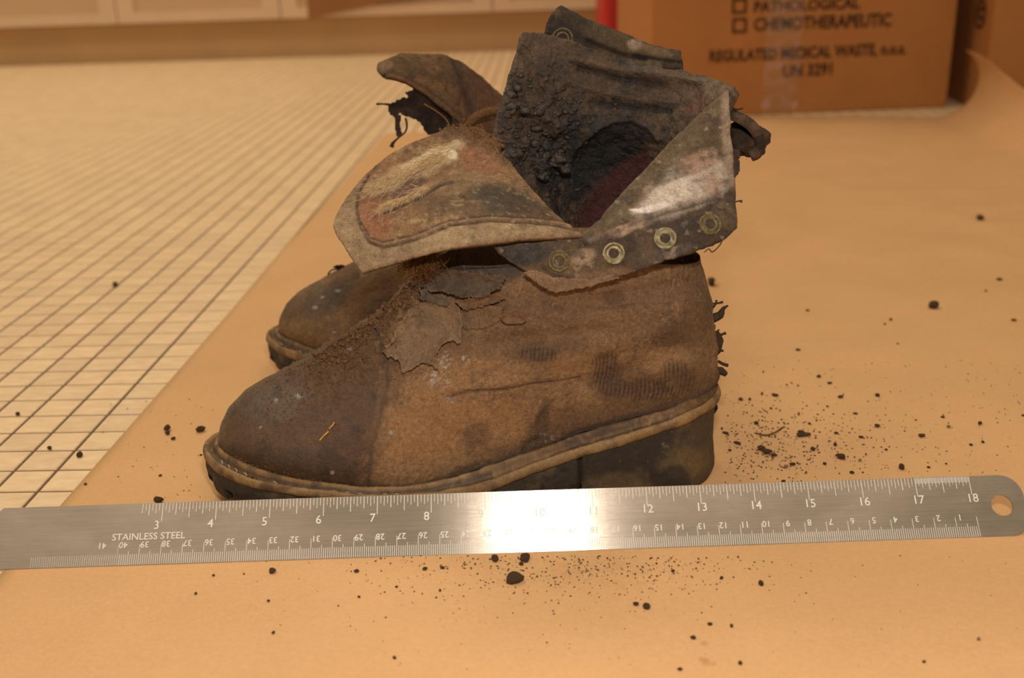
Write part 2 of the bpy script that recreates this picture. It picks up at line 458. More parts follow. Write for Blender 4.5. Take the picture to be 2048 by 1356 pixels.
def square(px, py, s, t):
    P = hit(px, py, BL, by); a = s / 2
    parts = [box_vf(-a, a, -a, -a + t, 0, .0005), box_vf(-a, a, a - t, a, 0, .0005), box_vf(-a, -a + t, -a + t, a - t, 0, .0005), box_vf(a - t, a, -a + t, a - t, 0, .0005)]
    V, Fc = join_vf(parts); meshobj('printed_check_box', onface(V, P, bx, bz, .0002), Fc, M['print'], wb, smooth=False)
square(1479, 12, .0225, .0038); square(1479, 51, .0225, .0038)
T = hit(1565, 120, BL, by); V, Fc = [], []
g = np.stack(np.meshgrid(np.linspace(-.028, .028, 24), np.linspace(-T[2] + .002, bh - T[2], 80)), -1).reshape(-1, 2)
tz = fbm(np.c_[g, g[:, :1] * 0], 26, 3, 8) * .0008 + .0012
meshobj('packing_tape', onface(np.c_[g, tz], T, bx, bz, 0.0), grid_faces(80, 24), M['tape'], wb)
# marks on the narrow left side of that box
for (dy, zz, s) in ((.17, .245, .05), (.20, .19, .012)):
    V, Fc = text_mesh('Z' if s > .02 else 'i', s, 1, .0003, .001)
    meshobj('printed_mark', onface(V, BL + by * dy + bz * zz, -by, bz, .0006), Fc, M['print'], wb, smooth=False)
# second carton to the right, half behind the curled paper
Q0 = ony(1978, 110, 1.66); Q0[2] = 0.
qa = math.radians(-2); qx = np.array([math.cos(qa), math.sin(qa), 0]); qy = np.array([-qx[1], qx[0], 0])
wb2 = empty('cardboard_box', tuple(Q0 + qx * .2 + qy * .2))
tag(wb2, 'brown cardboard box at the top right corner behind the curled paper', 'box')
boxmesh('carton', Q0, qx, qy, .46, .40, .66, M['box'], wb2)
rc = hit(1962, 28, Q0, qx)
ring = []
for k in range(40):
    a = 2 * math.pi * k / 40
    for rr in (.017, .0225):
        for zz in (0, .0006): ring.append((rr * math.cos(a), rr * math.sin(a), zz))
Fc = []
for k in range(40):
    a, b = k * 4, ((k + 1) % 40) * 4
    Fc += [(a + 1, b + 1, b + 3, a + 3), (a, a + 1, b + 1, b), (a + 2, b + 2, b + 3, a + 3)]
meshobj('printed_ring', onface(np.array(ring), rc, -qy, bz, .0004), Fc, M['print'], wb2, smooth=False)
V, Fc = text_mesh('C', .026, 1, .0003, .002)
meshobj('printed_mark', onface(V, rc, -qy, bz, .0006), Fc, M['print'], wb2, smooth=False)
# red container behind the first box
rx = [wx(1207, 30, 2.2), wx(1243, 30, 2.2)]
M['red'] = simple('red_plastic', lin(190, 26, 20), .45, .04, 10, 0, spec=.5)
rb = empty('red_container', ((rx[0] + .18), 2.36, 0))
tag(rb, 'red container showing as a narrow vertical strip left of the printed box', 'container')
V, Fc = box_vf(rx[0], rx[0] + .36, 2.2, 2.52, 0.0, .52, .012)
meshobj('body', V, Fc, M['red'], rb, smooth=False)
V, Fc = box_vf(rx[0] - .012, rx[0] + .372, 2.188, 2.532, .52, .55, .01)
meshobj('lid', V, Fc, M['red'], rb, smooth=False)

# ------------------------------------------------------------------ steel rule, leaning back against the sole
def m_steel():
    n = NT('brushed_stainless_steel')
    tc = n.n('ShaderNodeTexCoord')
    f = n.noise(1.0, 6, tc.outputs['UV'], .7, (14, 1500, 1)); g = n.noise(1.0, 5, tc.outputs['UV'], .6, (30, 60, 1))
    c = n.ramp(f, [(.3, (.52, .455, .395)), (.7, (.66, .585, .52))])
    c = n.mix(c, n.ramp(g, [(.35, .82), (.65, 1.05)]), 1.0, 'MULTIPLY')
    r = n.ramp(g, [(.3, .30), (.7, .265)])
    tg = n.n('ShaderNodeTangent', direction_type='UV_MAP', uv_map='UVMap')
    n.set(Base_Color=c, Metallic=1.0, Roughness=r, Anisotropic=.97, Anisotropic_Rotation=.25)
    n.l(tg.outputs[0], n.b.inputs['Tangent'])
    n.bump(n.noise(1.0, 3, tc.outputs['UV'], .7, (20, 2600, 1)), .12, .0002)
    return n.m
M['steel'] = m_steel()
M['engraved'] = simple('engraved_bright_mark', (.72, .70, .67), .8, .05, 100, 0, spec=.3)
RL = onz(-4, 1142); RR = onz(2040, 1074.5)
rxv = RR - RL; RLEN = np.linalg.norm(rxv); rxv /= RLEN
LEAN = math.radians(44); RW = .0297
ryv = np.array([-rxv[1], rxv[0], 0]) * math.sin(LEAN) + bz * math.cos(LEAN)
rnv = np.cross(rxv, ryv)
IN = .0254
# inch zero so that the 18" tick falls on its pixel
def rul(x, y, off=0.): return RL + bz * .0008 + rxv * x + ryv * y + rnv * off
def at_px(px): return min(np.linspace(0, .5, 20001), key=lambda x: abs(pix(rul(x, RW))[0] - px))
_x3, _x18 = at_px(327), at_px(1936)
IN = (_x18 - _x3) / 15; CMU = IN / 2.54; Z0 = _x3 - 3 * IN
RLEN = Z0 + 18 * IN + .0245
rule = empty('steel_ruler', tuple(RL))
tag(rule, 'stainless steel ruler with inch and centimetre scales leaning in front of the boot', 'ruler')
def rule_blade():
    out = [(-.0022, 0), (-.0035, .0012), (-.0035, RW - .0015), (-.0018, RW)]
    rad = .0105
    for k in range(13):
        a = math.pi / 2 - k * (math.pi / 2) / 12
        out.append((RLEN - rad + rad * math.cos(a), RW - rad + rad * math.sin(a)))
    for k in range(13):
        a = -k * (math.pi / 2) / 12
        out.append((RLEN - rad + rad * math.cos(a), rad + rad * math.sin(a)))
    hc = (RLEN - .0112, RW * .5); hole = [(hc[0] + .0051 * math.cos(2 * math.pi * k / 36), hc[1] + .0051 * math.sin(2 * math.pi * k / 36)) for k in range(36)]
    cu = bpy.data.curves.new('blade', 'CURVE'); cu.dimensions = '2D'; cu.fill_mode = 'BOTH'; cu.extrude = .0005
    for pts in (out, hole):
        sp = cu.splines.new('POLY'); sp.points.add(len(pts) - 1); sp.use_cyclic_u = True
        for p, q in zip(sp.points, pts): p.co = (q[0], q[1], 0, 1)
    o = bpy.data.objects.new('blade', cu); col.objects.link(o); bpy.context.view_layer.update()
    me = bpy.data.meshes.new_from_object(o.evaluated_get(bpy.context.evaluated_depsgraph_get())); bpy.data.objects.remove(o)
    V = np.array([v.co[:] for v in me.vertices]); Fc = [list(p.vertices) for p in me.polygons]; bpy.data.meshes.remove(me)
    W = rul(0, 0) + V[:, :1] * rxv + V[:, 1:2] * ryv + (V[:, 2:] - .0005) * rnv
    b = meshobj('blade', W, Fc, M['steel'], rule, smooth=False)
    uv = b.data.uv_layers.new(name='UVMap')
    for lp in b.data.loops: uv.data[lp.index].uv = (V[lp.vertex_index, 0], V[lp.vertex_index, 1])
    return b
rule_blade()
ticks = []
def tk(x, y0, y1, wd):
    n = len(ticks) * 4
    ticks.append([rul(x - wd / 2, y0, .00006), rul(x + wd / 2, y0, .00006), rul(x + wd / 2, y1, .00006), rul(x - wd / 2, y1, .00006)])
for k in range(42, 18 * 16 + 1):           # the first inches are worn smooth
    ln = .0092 if k % 16 == 0 else .0076 if k % 8 == 0 else .0060 if k % 4 == 0 else .0050 if k % 2 == 0 else .0038
    tk(Z0 + k * IN / 16, RW - ln, RW - .0002, .00026 if k % 4 else .00032)
for k in range(17 * 64, 18 * 64):
    if k % 4: tk(Z0 + k * IN / 64, RW - .0030, RW - .0002, .00016)
CM0 = Z0 + 18 * IN
for k in range(0, 441):
    ln = .0098 if k % 10 == 0 else .0066 if k % 5 == 0 else .0052
    tk(CM0 - k * CMU / 10, .0002, ln if k < 405 else .0052, .00026 if k < 400 else .00016)
V = np.array(ticks).reshape(-1, 3); Fc = [(4 * k, 4 * k + 1, 4 * k + 2, 4 * k + 3) for k in range(len(ticks))]
tag(meshobj('graduation_marks', V, Fc, M['engraved'], rule, smooth=False), kind='stuff')
def rtext(body, x, y, size, rot=False, name='numeral', sx=1.0):
    V, Fc = text_mesh(body, size, sx, 0.0, .00003)
    if rot: V[:, :2] *= -1
    meshobj(name, rul(x, y) + V[:, :1] * rxv + V[:, 1:2] * ryv + (V[:, 2:] + .00008) * rnv, Fc, M['engraved'], rule, smooth=False)
for k in range(3, 19): rtext(str(k), Z0 + k * IN + (-.0022 if k < 10 else .0000), RW - .0110, .0058)
for k in range(1, 42): rtext(str(k), CM0 - k * CMU + .0023, .0098, .0042, True)
rtext('STAINLESS STEEL', Z0 + 2.79 * IN, .0134, .0046, name='lettering', sx=1.02)


# ================================================================== boots
def msample(tab, x):
    a = np.array(tab, float); return np.interp(x, a[:, 0], a[:, 1])
def smooth_tab(tab, n=600, k=9):
    a = np.array(tab, float); x = np.linspace(a[0, 0], a[-1, 0], n); y = np.interp(x, a[:, 0], a[:, 1])
    yp = np.pad(y, k, mode='edge'); ker = np.hanning(2 * k + 1); ker /= ker.sum()
    return np.c_[x, np.convolve(yp, ker, mode='valid')]
BL_ = .2727
HWT = smooth_tab([(0, .036), (.0164, .040), (.0327, .043), (.0545, .046), (.0818, .049), (.1036, .0485), (.1364, .0425), (.1636, .037), (.1909, .0335), (.218, .033), (.2727, .033)], k=20)
def hw(u, a=.055, b=.034, L=BL_):
    w = msample(HWT, u)
    w = w * np.sqrt(np.clip(1 - (np.clip(a - u, 0, a) / a) ** 2, 0, 1))
    w = w * np.sqrt(np.clip(1 - (np.clip(u - L + b, 0, b) / b) ** 2, 0, 1))
    return w
ZL = smooth_tab([(0, .025), (.012, .0225), (.03, .021), (.0446, .0205), (.064, .018), (.09, .014), (.12, .0115), (.148, .0120), (.17, .0185), (.195, .0246), (.2175, .030), (.24, .037), (.255, .041), (.2727, .0425)], k=14)
ZF = smooth_tab([(0, .0295), (.016, .0295), (.034, .0265), (.059, .0225), (.079, .0198), (.1, .0180), (.118, .0180), (.135, .0205), (.16, .026), (.1757, .029), (.192, .0345), (.209, .039), (.234, .0445), (.256, .050), (.28, .0545)], k=14)
ZV = smooth_tab([(.008, .0295), (.0085, .034), (.010, .040), (.0151, .049), (.0239, .0568), (.035, .063), (.0512, .0702), (.0646, .0766), (.0782, .0852), (.0903, .0921), (.0998, .0997), (.1079, .1073), (.116, .1153), (.125, .126), (.135, .142), (.15, .18), (.3, .6)], n=3000, k=6)
UB = [(.03, .2735), (.0535, .2727), (.0579, .2712), (.0693, .2703), (.0833, .2684), (.0944, .2667), (.1054, .2643), (.1162, .2608), (.135, .254)]
ZC = [(0, .116), (.116, .116), (.14, .124), (.17, .127), (.22, .1255), (.2608, .117), (.3, .116)]

class Paint:
    def __init__(s, P, base, px=None):
        s.P = P; s.px = pix(P) if px is None else px
        s.c = np.tile(np.asarray(base, float), (len(P), 1))
        s.n = fbm(P, 90, 4, 3); s.n2 = fbm(P, 260, 4, 9); s.d = np.zeros(len(P))
    def app(s, m, c, a):
        m = (m * a)[:, None]; s.c = s.c * (1 - m) + np.asarray(c) * m
    def ell(s, cx, cy, rx, ry, c, a=1., ang=0., soft=.35, rough=.35, where=None):
        t = math.radians(ang); dx = s.px[:, 0] - cx; dy = s.px[:, 1] - cy
        x = (dx * math.cos(t) + dy * math.sin(t)) / rx; y = (-dx * math.sin(t) + dy * math.cos(t)) / ry
        d = np.sqrt(x * x + y * y) + rough * (s.n + .6 * s.n2)
        m = sstep(1 + soft, 1 - soft, d) if False else 1 - sstep(1 - soft, 1 + soft, d)
        if where is not None: m = m * where
        s.app(m, c, a); return m
    def poly(s, pts, c, a=1., soft=10., rough=8., where=None):
        m = np.clip(.5 + (poly_sd(s.px, pts) + rough * (s.n + .7 * s.n2)) / (2 * soft), 0, 1)
        if where is not None: m = m * where
        if c is not None: s.app(m, c, a)
        return m
    def line(s, pts, wd, c, a=1., disp=0., rough=.5, where=None):
        d = line_d(s.px, pts) * (1 + rough * s.n)
        m = np.exp(-(d / wd) ** 2)
        if where is not None: m = m * where
        if c is not None: s.app(m, c, a)
        if disp: s.d = s.d + m * disp
        return m
    def mottle(s, scale, c, a, lo=.0, hi=.4, seed=0, oct=4, where=None):
        m = sstep(lo, hi, fbm(s.P, scale, oct, 50 + seed))
        if where is not None: m = m * where
        s.app(m, c, a); return m
def line_d(px, pts):
    pts = np.asarray(pts, float); d = np.full(len(px), 1e9)
    for a, b in zip(pts[:-1], pts[1:]):
        ab = b - a; t = np.clip(((px - a) @ ab) / (ab @ ab + 1e-9), 0, 1)
        d = np.minimum(d, np.linalg.norm(px - a - t[:, None] * ab, axis=1))
    return d
def poly_sd(px, pts):
    """signed distance in pixels, positive inside"""
    pts = np.asarray(pts, float); q = np.vstack([pts, pts[:1]])
    ins = np.zeros(len(px), bool)
    for a, b in zip(q[:-1], q[1:]):
        cnd = (a[1] > px[:, 1]) != (b[1] > px[:, 1])
        xx = (b[0] - a[0]) * (px[:, 1] - a[1]) / (b[1] - a[1] + 1e-12) + a[0]
        ins ^= cnd & (px[:, 0] < xx)
    d = line_d(px, q); return np.where(ins, d, -d)

class Frame:
    """boot frame: u from toe to heel, w away from the camera, z up"""
    def __init__(s, T0, ang, sc=1.):
        s.T = np.array(T0, float); s.sc = sc
        s.e1 = np.array([math.cos(ang), math.sin(ang), 0]); s.e2 = np.array([-math.sin(ang), math.cos(ang), 0])
    def __call__(s, u, w, z):
        return s.T + s.sc * (np.asarray(u)[..., None] * s.e1 + np.asarray(w)[..., None] * s.e2 + np.asarray(z)[..., None] * bz)
def grid_normals(G, closed):
    du = np.roll(G, -1, 1) - np.roll(G, 1, 1)
    if not closed: du[:, 0] = G[:, 1] - G[:, 0]; du[:, -1] = G[:, -1] - G[:, -2]
    dv = np.gradient(G, axis=0)
    n = np.cross(du, dv); return n / (np.linalg.norm(n, axis=-1)[..., None] + 1e-12)

def upper_grid(fr, nr, nn, nf):
    # ridge, sampled by arc length from toe to throat
    uu = np.linspace(.008, .1235, 4000); zz = msample(ZV, uu)
    s = np.r_[0, np.cumsum(np.hypot(np.diff(uu), np.diff(zz)))]; s /= s[-1]
    tt = np.linspace(0, 1, nr); uf = np.interp(tt, s, uu)
    zcf = msample(ZC, uf); zff = msample(ZF, uf)
    g = np.clip((msample(ZV, uf) - zff) / (zcf - zff), 0, 1); g = np.maximum.accumulate(g)
    phn = np.linspace(0, np.pi, nn, endpoint=False); phf = np.linspace(np.pi, 2 * np.pi, nf, endpoint=False)
    ph = np.r_[phn, phf]; near = np.r_[np.ones(nn), -np.ones(nf)]
    U = np.zeros((nr, nn + nf)); W = U.copy(); Z = U.copy()
    for k in range(nr):
        zb = msample(ZF, .2725) + g[k] * (msample(ZC, .26) - msample(ZF, .2725)); ub = msample(UB, zb)
        u = uf[k] + (ub - uf[k]) * (1 - np.cos(ph)) / 2
        zf_ = msample(ZF, u); z = zf_ + g[k] * (msample(ZC, u) - zf_)
        base = msample(HWT, u) - np.interp(u, [0, .03, .1, .16, .2727], [.0088, .0080, .0066, .0060, .0054])
        shaft = np.interp(u, [0, .10, .14, .18, .22, .26], [.034, .034, .0365, .0365, .034, .031])
        q = sstep(.0, 1., g[k]); wd = base * (1 - q) + shaft * q + .003 * np.sin(np.pi * g[k]) * sstep(.2, .26, u)
        zv = msample(ZV, u); r = np.clip((z - zf_) / np.maximum(zv - zf_, 1e-5), 0, 1)
        p = np.interp(u, [0, .06, .11], [2.5, 2.1, 1.9]); A = np.clip(1 - r ** p, 0, 1) ** (1 / np.interp(u, [0, .07, .12], [2.0, 1.75, 1.7]))
        a = .050; ef = np.sqrt(np.clip(1 - (np.clip(a - (u - .008), 0, a) / a) ** 2, 0, 1))
        b = .033; eb = np.sqrt(np.clip(1 - (np.clip(u - (ub - b), 0, b) / b) ** 2, 0, 1))
        U[k] = u; Z[k] = z; W[k] = -near * wd * A * ef * eb * (1 + .10 * np.sin(np.pi * np.clip(r * 1.5, 0, 1)) * sstep(.13, .06, u))
    # turned-in rim at the top
    rim = []
    for dz, dw in ((.0015, .0006), (.0012, .0022), (-.004, .0032), (-.02, .004)):
        sg = np.sign(W[-1]); rim.append((U[-1], np.sign(W[-1]) * np.maximum(np.abs(W[-1]) - dw, 0), Z[-1] + dz))
    U = np.vstack([U] + [r[0] for r in rim]); W = np.vstack([W] + [r[1] for r in rim]); Z = np.vstack([Z] + [r[2] for r in rim])
    return fr(U, W, Z), U, W, Z

def sole_outline(n_near, n_far, inset=0.):
    ph = np.r_[np.linspace(0, np.pi, n_near, endpoint=False), np.linspace(np.pi, 2 * np.pi, n_far, endpoint=False)]
    sg = np.r_[-np.ones(n_near), np.ones(n_far)]
    u = BL_ * (1 - np.cos(ph)) / 2; w = sg * hw(u)
    P = np.c_[u, w]; T = np.roll(P, -1, 0) - np.roll(P, 1, 0); T /= np.linalg.norm(T, axis=1)[:, None] + 1e-12
    N = np.c_[-T[:, 1], T[:, 0]]; c = np.array([.13, 0]); N *= np.sign(np.sum(N * (P - c), 1))[:, None]
    return P, N
def sweep(fr, P, N, prof, closed=True):
    """prof: list of (outset array, z array)"""
    G = np.stack([fr(P[:, 0] + o * N[:, 0], P[:, 1] + o * N[:, 1], z) for o, z in prof])
    return G

def build_sole(fr, boot, seed, nn, nf, nearpaint):
    P, N = sole_outline(nn, nf); u = P[:, 0]
    zl = msample(ZL, u); zf = msample(ZF, u)
    band = np.maximum(zf - zl, .003)
    # welt: inner bead, stitched groove, outer rim, rim side
    th = np.interp(u, [0, .06, .13, .2, .2727], [.0048, .0046, .0045, .005, .0052])
    ins = np.interp(u, [0, .03, .1, .16, .2727], [.0095, .0085, .0070, .0065, .0060])
    prof = []
    sc_h = np.interp(u, [0, .1, .16, .2727], [1, 1, .75, .6])
    for f, z in ((1.3, -.001), (1.0, .0002), (.93, .0014), (.85, .0023), (.75, .0026), (.65, .0019), (.58, .0002), (.50, -.0008), (.34, -.0008), (.25, .0003), (.16, .0013), (.07, .0011), (0., .0002), (-.035, -.0012)):
        prof.append((-ins * f, (zl + th * .8) * (1 - min(f, 1.)) + zf * min(f, 1.) + z * sc_h))
    prof.append((np.full(len(u), .0003), zl + th * .3)); prof.append((np.full(len(u), -.0006), zl)); prof.append((np.full(len(u), -.006), zl - .0005))
    G = sweep(fr, P, N, prof); nrm = grid_normals(G, True)
    q = G.reshape(-1, 3); G = (q + nrm.reshape(-1, 3) * (fbm(q, 120, 4, seed)[:, None] * .0008 + fbm(q, 500, 3, seed + 1)[:, None] * .0002)).reshape(G.shape)
    V = G.reshape(-1, 3)
    pa = Paint(V, lin(136, 98, 56), None)
    row = np.repeat(np.arange(G.shape[0]), G.shape[1]); uu = np.tile(u, G.shape[0])
    pa.mottle(60, lin(156, 116, 68), .7, -.1, .4, 1); pa.mottle(120, lin(84, 62, 42), .75, .1, .5, 2)
    pa.app(((row >= 6) & (row <= 8)) * (uu < .15) * 1., lin(66, 49, 34), .8)
    pa.app(((row <= 1)) * 1., lin(46, 34, 25), .8)
    hl = sstep(.13, .19, uu) * (row < 10)
    pa.app(hl, lin(100, 66, 36), .95)
    m1 = sstep(.0, .35, fbm(V, 70, 4, 91)); pa.app(hl * m1, lin(64, 43, 25), .65); m2 = sstep(.1, .4, fbm(V, 350, 4, 92)); pa.app(hl * m2, lin(132, 92, 50), .5); pa.app(hl * (row <= 2), lin(54, 39, 28), .75)
    pa.app(sstep(.13, .19, uu) * ((row >= 10) & (row <= 12)), lin(148, 108, 64), .6)
    pa.mottle(300, lin(160, 124, 80), .35, .2, .5, 3); pa.mottle(130, lin(78, 56, 37), .6, .05, .4, 13)
    welt = meshobj('welt', V, grid_faces(*G.shape[:2], True), M['welt'], boot, pa.c)
    # outsole side and tread
    zb = msample([(0, .0120), (.006, .0098), (.02, .0072), (.04, .0035), (.062, .0008), (.08, 0), (.135, 0), (.15, .0004), (.165, .002), (.178, .0035), (.195, .006), (.20, .02), (.2727, .034)], u)
    fore = 1 - sstep(.13, .15, u)
    lug = (np.sin(u * 2 * np.pi / .0125) > .35) * fore * np.where(np.abs(P[:, 1]) > -1, 1, 1)
    prof = [(np.full(len(u), -.0008), zl + .0006), (np.full(len(u), -.0004), zl * .8 + zb * .2), (-.0002 - .0005 * lug, zl * .5 + zb * .5), (-.0006 - .0045 * lug, zl * .22 + zb * .78), (-.0012 - .0062 * lug, zb + .0006 * fore), (np.full(len(u), -.004) - .005 * lug, zb + .0)]
    hid = .004 * sstep(.192, .196, u)
    dn = []
    for (o1, z1), (o2, z2) in zip(prof[:-1], prof[1:]):
        dn += [(o1 * (1 - t) + o2 * t - hid, z1 * (1 - t) + z2 * t) for t in np.linspace(0, 1, 6, endpoint=False)]
    prof = dn + [prof[-1]]
    for f in (.6, .3, .02):
        prof.append((None, f))
    G = []
    for o, z in prof:
        if o is None: G.append(fr(P[:, 0] * 1.0, P[:, 1] * z, zb + .0005 * (1 - z)))
        else: G.append(fr(P[:, 0] + o * N[:, 0], P[:, 1] + o * N[:, 1], z))
    G = np.stack(G); V = G.reshape(-1, 3)
    V = V + fbm(V, 300, 3, seed + 5)[:, None] * .00025 * np.array([1, 1, 0])
    pa = Paint(V, lin(64, 52, 40)); pa.mottle(90, lin(104, 80, 52), .7, .0, .45, 4); pa.mottle(200, lin(40, 33, 27), .6, .1, .4, 5)
    meshobj('outsole', V, grid_faces(*G.shape[:2], True), M['rubber'], boot, pa.c)
    # heel block
    m = u > .1955
    idx = np.where(m)[0]; Pn, Nn = P[idx], N[idx]; un = Pn[:, 0]
    zt = msample(ZL, un) + .0004
    rise = .0032 * sstep(.262, .2727, un)
    tb = sstep(.23, .2727, un)
    _t = np.r_[np.linspace(0, .94, 34), .97, 1.]; lv = list(zip(_t, np.interp(_t, [0, .15, .35, .55, .72, .86, .95, 1.], [1., .93, .8, .62, .40, .2, .07, 0.])))
    G = []
    for t, k in lv:
        o = -.0009 - .0022 * np.sin(np.pi * min(1, t * .9)) * tb + .0006 * t
        if t > .96: o = o - .0012 * (t - .96) / .04
        z = zt * k + rise * max(0, (t - .7) / .3)
        G.append(fr(Pn[:, 0] + o * Nn[:, 0], Pn[:, 1] + o * Nn[:, 1], z))
    # inner row closes the bottom
    G.append(fr(Pn[:, 0] * .85 + .035, Pn[:, 1] * .3, np.full(len(un), .0006)))
    G = np.stack(G)
    # breast closure columns: the ring is closed so that first and last column join (straight breast)
    V = G.reshape(-1, 3); V = V + fbm(V, 200, 4, seed + 8)[:, None] * .0005 * np.array([1, 1, 0])
    pa = Paint(V, lin(86, 66, 46)); pa.mottle(50, lin(52, 42, 34), .85, -.05, .3, 6); pa.mottle(70, lin(120, 90, 56), .7, .1, .5, 7); pa.mottle(500, lin(150, 128, 100), .4, .45, .6, 8)
    if nearpaint:
        pa.ell(1225, 925, 75, 40, lin(62, 46, 33), .6, -15); pa.ell(1370, 925, 45, 30, lin(124, 92, 56), .65, -20); pa.ell(1350, 950, 26, 20, lin(44, 38, 33), .7); pa.ell(1240, 965, 60, 18, lin(110, 82, 50), .6)
    hb = meshobj('heel_block', V, grid_faces(*G.shape[:2], True), M['rubber'], boot, pa.c)
    # stitches in the groove
    gz = zl + th * .6
    sel = [k for k in range(len(u)) if P[k, 1] < 0]
    pos = np.cumsum(np.r_[0, np.linalg.norm(np.diff(P[sel], axis=0), axis=1)])
    rng = random.Random(seed)
    for dist in np.arange(.024, .125, .0062):
        k = sel[int(np.searchsorted(pos, dist))]
        if rng.random() < .12: continue
        j = (k + 1) % len(u); t2 = P[j] - P[k]; t2 /= np.linalg.norm(t2)
        cpt = P[k] - N[k] * (ins[k] * .42); z0 = (zl[k] + th[k] * .8) * .58 + zf[k] * .42 - .0004
        a = cpt - t2 * .0017 - N[k] * .0006; b = cpt + t2 * .0017 + N[k] * .0006
        pts = [fr(a[0], a[1], np.array(z0 - .0003)), fr(cpt[0], cpt[1], np.array(z0 + .0005)), fr(b[0], b[1], np.array(z0 - .0003))]
        tube('stitch', pts, .0006, M['soil_pale'] if rng.random() < .6 else M['soil_tan'], welt, 5)
    return welt

# -------- near boot
FR1 = Frame((-.183, .491, .0004), math.atan2(.026, .2715))
boot = empty('leather_boot', tuple(FR1(.13, 0., 0.)))
tag(boot, 'decayed brown leather boot in front, with splayed collar flaps and brass eyelets', 'boot')
NR, NN, NF = 230, 640, 150
G, U1, W1, Z1 = upper_grid(FR1, NR, NN, NF)
NRM = grid_normals(G, True); 
if NRM[60, 300] @ (-FWD) < 0: NRM = -NRM
V = G.reshape(-1, 3); NV = NRM.reshape(-1, 3); near1 = (np.tile(np.r_[np.ones(NN), np.zeros(NF)], G.shape[0])).astype(float)
pa = Paint(V, lin(138, 97, 60))
DUST, MID, TOE = lin(152, 110, 70), lin(112, 77, 48), lin(86, 60, 38)
pa.mottle(30, MID, .55, -.1, .5, 1); pa.mottle(70, DUST, .5, 0., .5, 2)
SEAM = [(742, 640), (768, 700), (776, 755), (762, 830), (742, 900), (736, 975), (738, 1010)]
toe_poly = SEAM + [(400, 1010), (400, 700), (560, 640)]
mt = pa.poly(toe_poly, TOE, .93, 34, 40)
pa.ell(700, 920, 60, 55, lin(66, 43, 30), .6, where=mt); pa.ell(560, 930, 90, 35, lin(60, 41, 27), .6, 12, where=mt); pa.ell(640, 770, 110, 30, lin(98, 70, 45), .65, -30, where=mt)
pa.ell(560, 800, 70, 36, lin(104, 86, 68), .45, -30, where=mt); pa.ell(715, 850, 30, 60, lin(88, 57, 33), .6, where=mt)  # greyish first ellipse is flash sheen painted into the toe colour
pa.mottle(160, lin(52, 38, 30), .5, .1, .5, 3, where=mt); pa.mottle(220, lin(96, 66, 42), .45, .15, .5, 4, where=mt)
# dusty brown over the instep ridge (dry soil)
md_ = pa.poly([(560, 745), (640, 690), (720, 630), (770, 590), (840, 530), (870, 560), (800, 640), (785, 720), (740, 745), (640, 760)], lin(106, 74, 47), .85, 22, 18)
pa.mottle(300, lin(78, 54, 36), .6, .1, .4, 5, where=md_)
pa.poly([(880, 560), (1100, 590), (1400, 520), (1440, 640), (1430, 700), (1250, 690), (1050, 690), (930, 680), (880, 640)], lin(104, 75, 51), .72, 30, 26)
pa.mottle(30, lin(84, 60, 42), .55, .05, .5, 31, where=1 - mt); pa.mottle(110, lin(150, 110, 70), .3, .1, .5, 32, where=1 - mt); pa.mottle(260, lin(78, 55, 38), .3, .15, .5, 33, where=1 - mt); pa.mottle(650, lin(70, 50, 36), .42, .12, .45, 35, where=1 - mt); pa.mottle(700, lin(168, 130, 88), .36, .15, .5, 34, where=1 - mt)
# quarter: stains
pa.ell(860, 850, 90, 70, lin(150, 104, 62), .6); pa.ell(1000, 850, 60, 45, lin(154, 108, 66), .6); pa.ell(850, 900, 80, 50, lin(150, 106, 64), .5)
pa.ell(950, 870, 32, 26, lin(98, 66, 42), .65); pa.ell(1085, 840, 14, 40, lin(66, 45, 32), .8, 10); pa.ell(1080, 870, 26, 26, lin(84, 56, 38), .6)
pa.ell(1090, 700, 75, 20, lin(88, 60, 38), .6, -8); pa.ell(1340, 670, 40, 26, lin(84, 57, 38), .75, -35); pa.ell(1385, 640, 30, 40, lin(104, 74, 48), .5)
pa.ell(1250, 770, 70, 40, lin(92, 62, 38), .65, -10); pa.ell(1200, 830, 120, 26, lin(104, 70, 42), .6, -8); pa.ell(1365, 770, 60, 30, lin(94, 64, 40), .6, -30)
pa.ell(1180, 650, 120, 30, lin(126, 90, 58), .6, -4); pa.ell(1250, 590, 120, 30, lin(118, 82, 52), .6); pa.ell(1225, 595, 20, 14, lin(82, 56, 38), .7); pa.ell(1330, 720, 60, 24, lin(150, 108, 68), .6, -10); pa.ell(1150, 730, 60, 22, lin(146, 104, 64), .5)
pa.ell(1395, 760, 40, 50, lin(120, 84, 52), .5); pa.ell(960, 690, 90, 26, lin(108, 78, 50), .6); pa.ell(1010, 620, 90, 30, lin(118, 82, 52), .6)
for cx, cy, rx, ry, ang in ((1215, 735, 34, 34, 0), (1225, 775, 34, 22, 0), (1290, 778, 40, 24, -25), (1355, 755, 38, 34, -20), (1075, 708, 40, 12, -10)):
    t = sstep(1.2, .7, np.hypot((pa.px[:, 0] - cx) / rx, (pa.px[:, 1] - cy) / ry) + .3 * pa.n)
    st = (.5 + .5 * np.sin((pa.px[:, 0] + .12 * (pa.px[:, 1] - cy) + .004 * (pa.px[:, 1] - cy) ** 2 + 5 * pa.n) * 2 * np.pi / 8.2)) * sstep(-.5, .3, pa.n2 + .2)
    pa.app(t * near1 * st, lin(52, 36, 27), .85); pa.app(t * near1 * sstep(-.4, .2, pa.n), lin(84, 58, 40), .45)
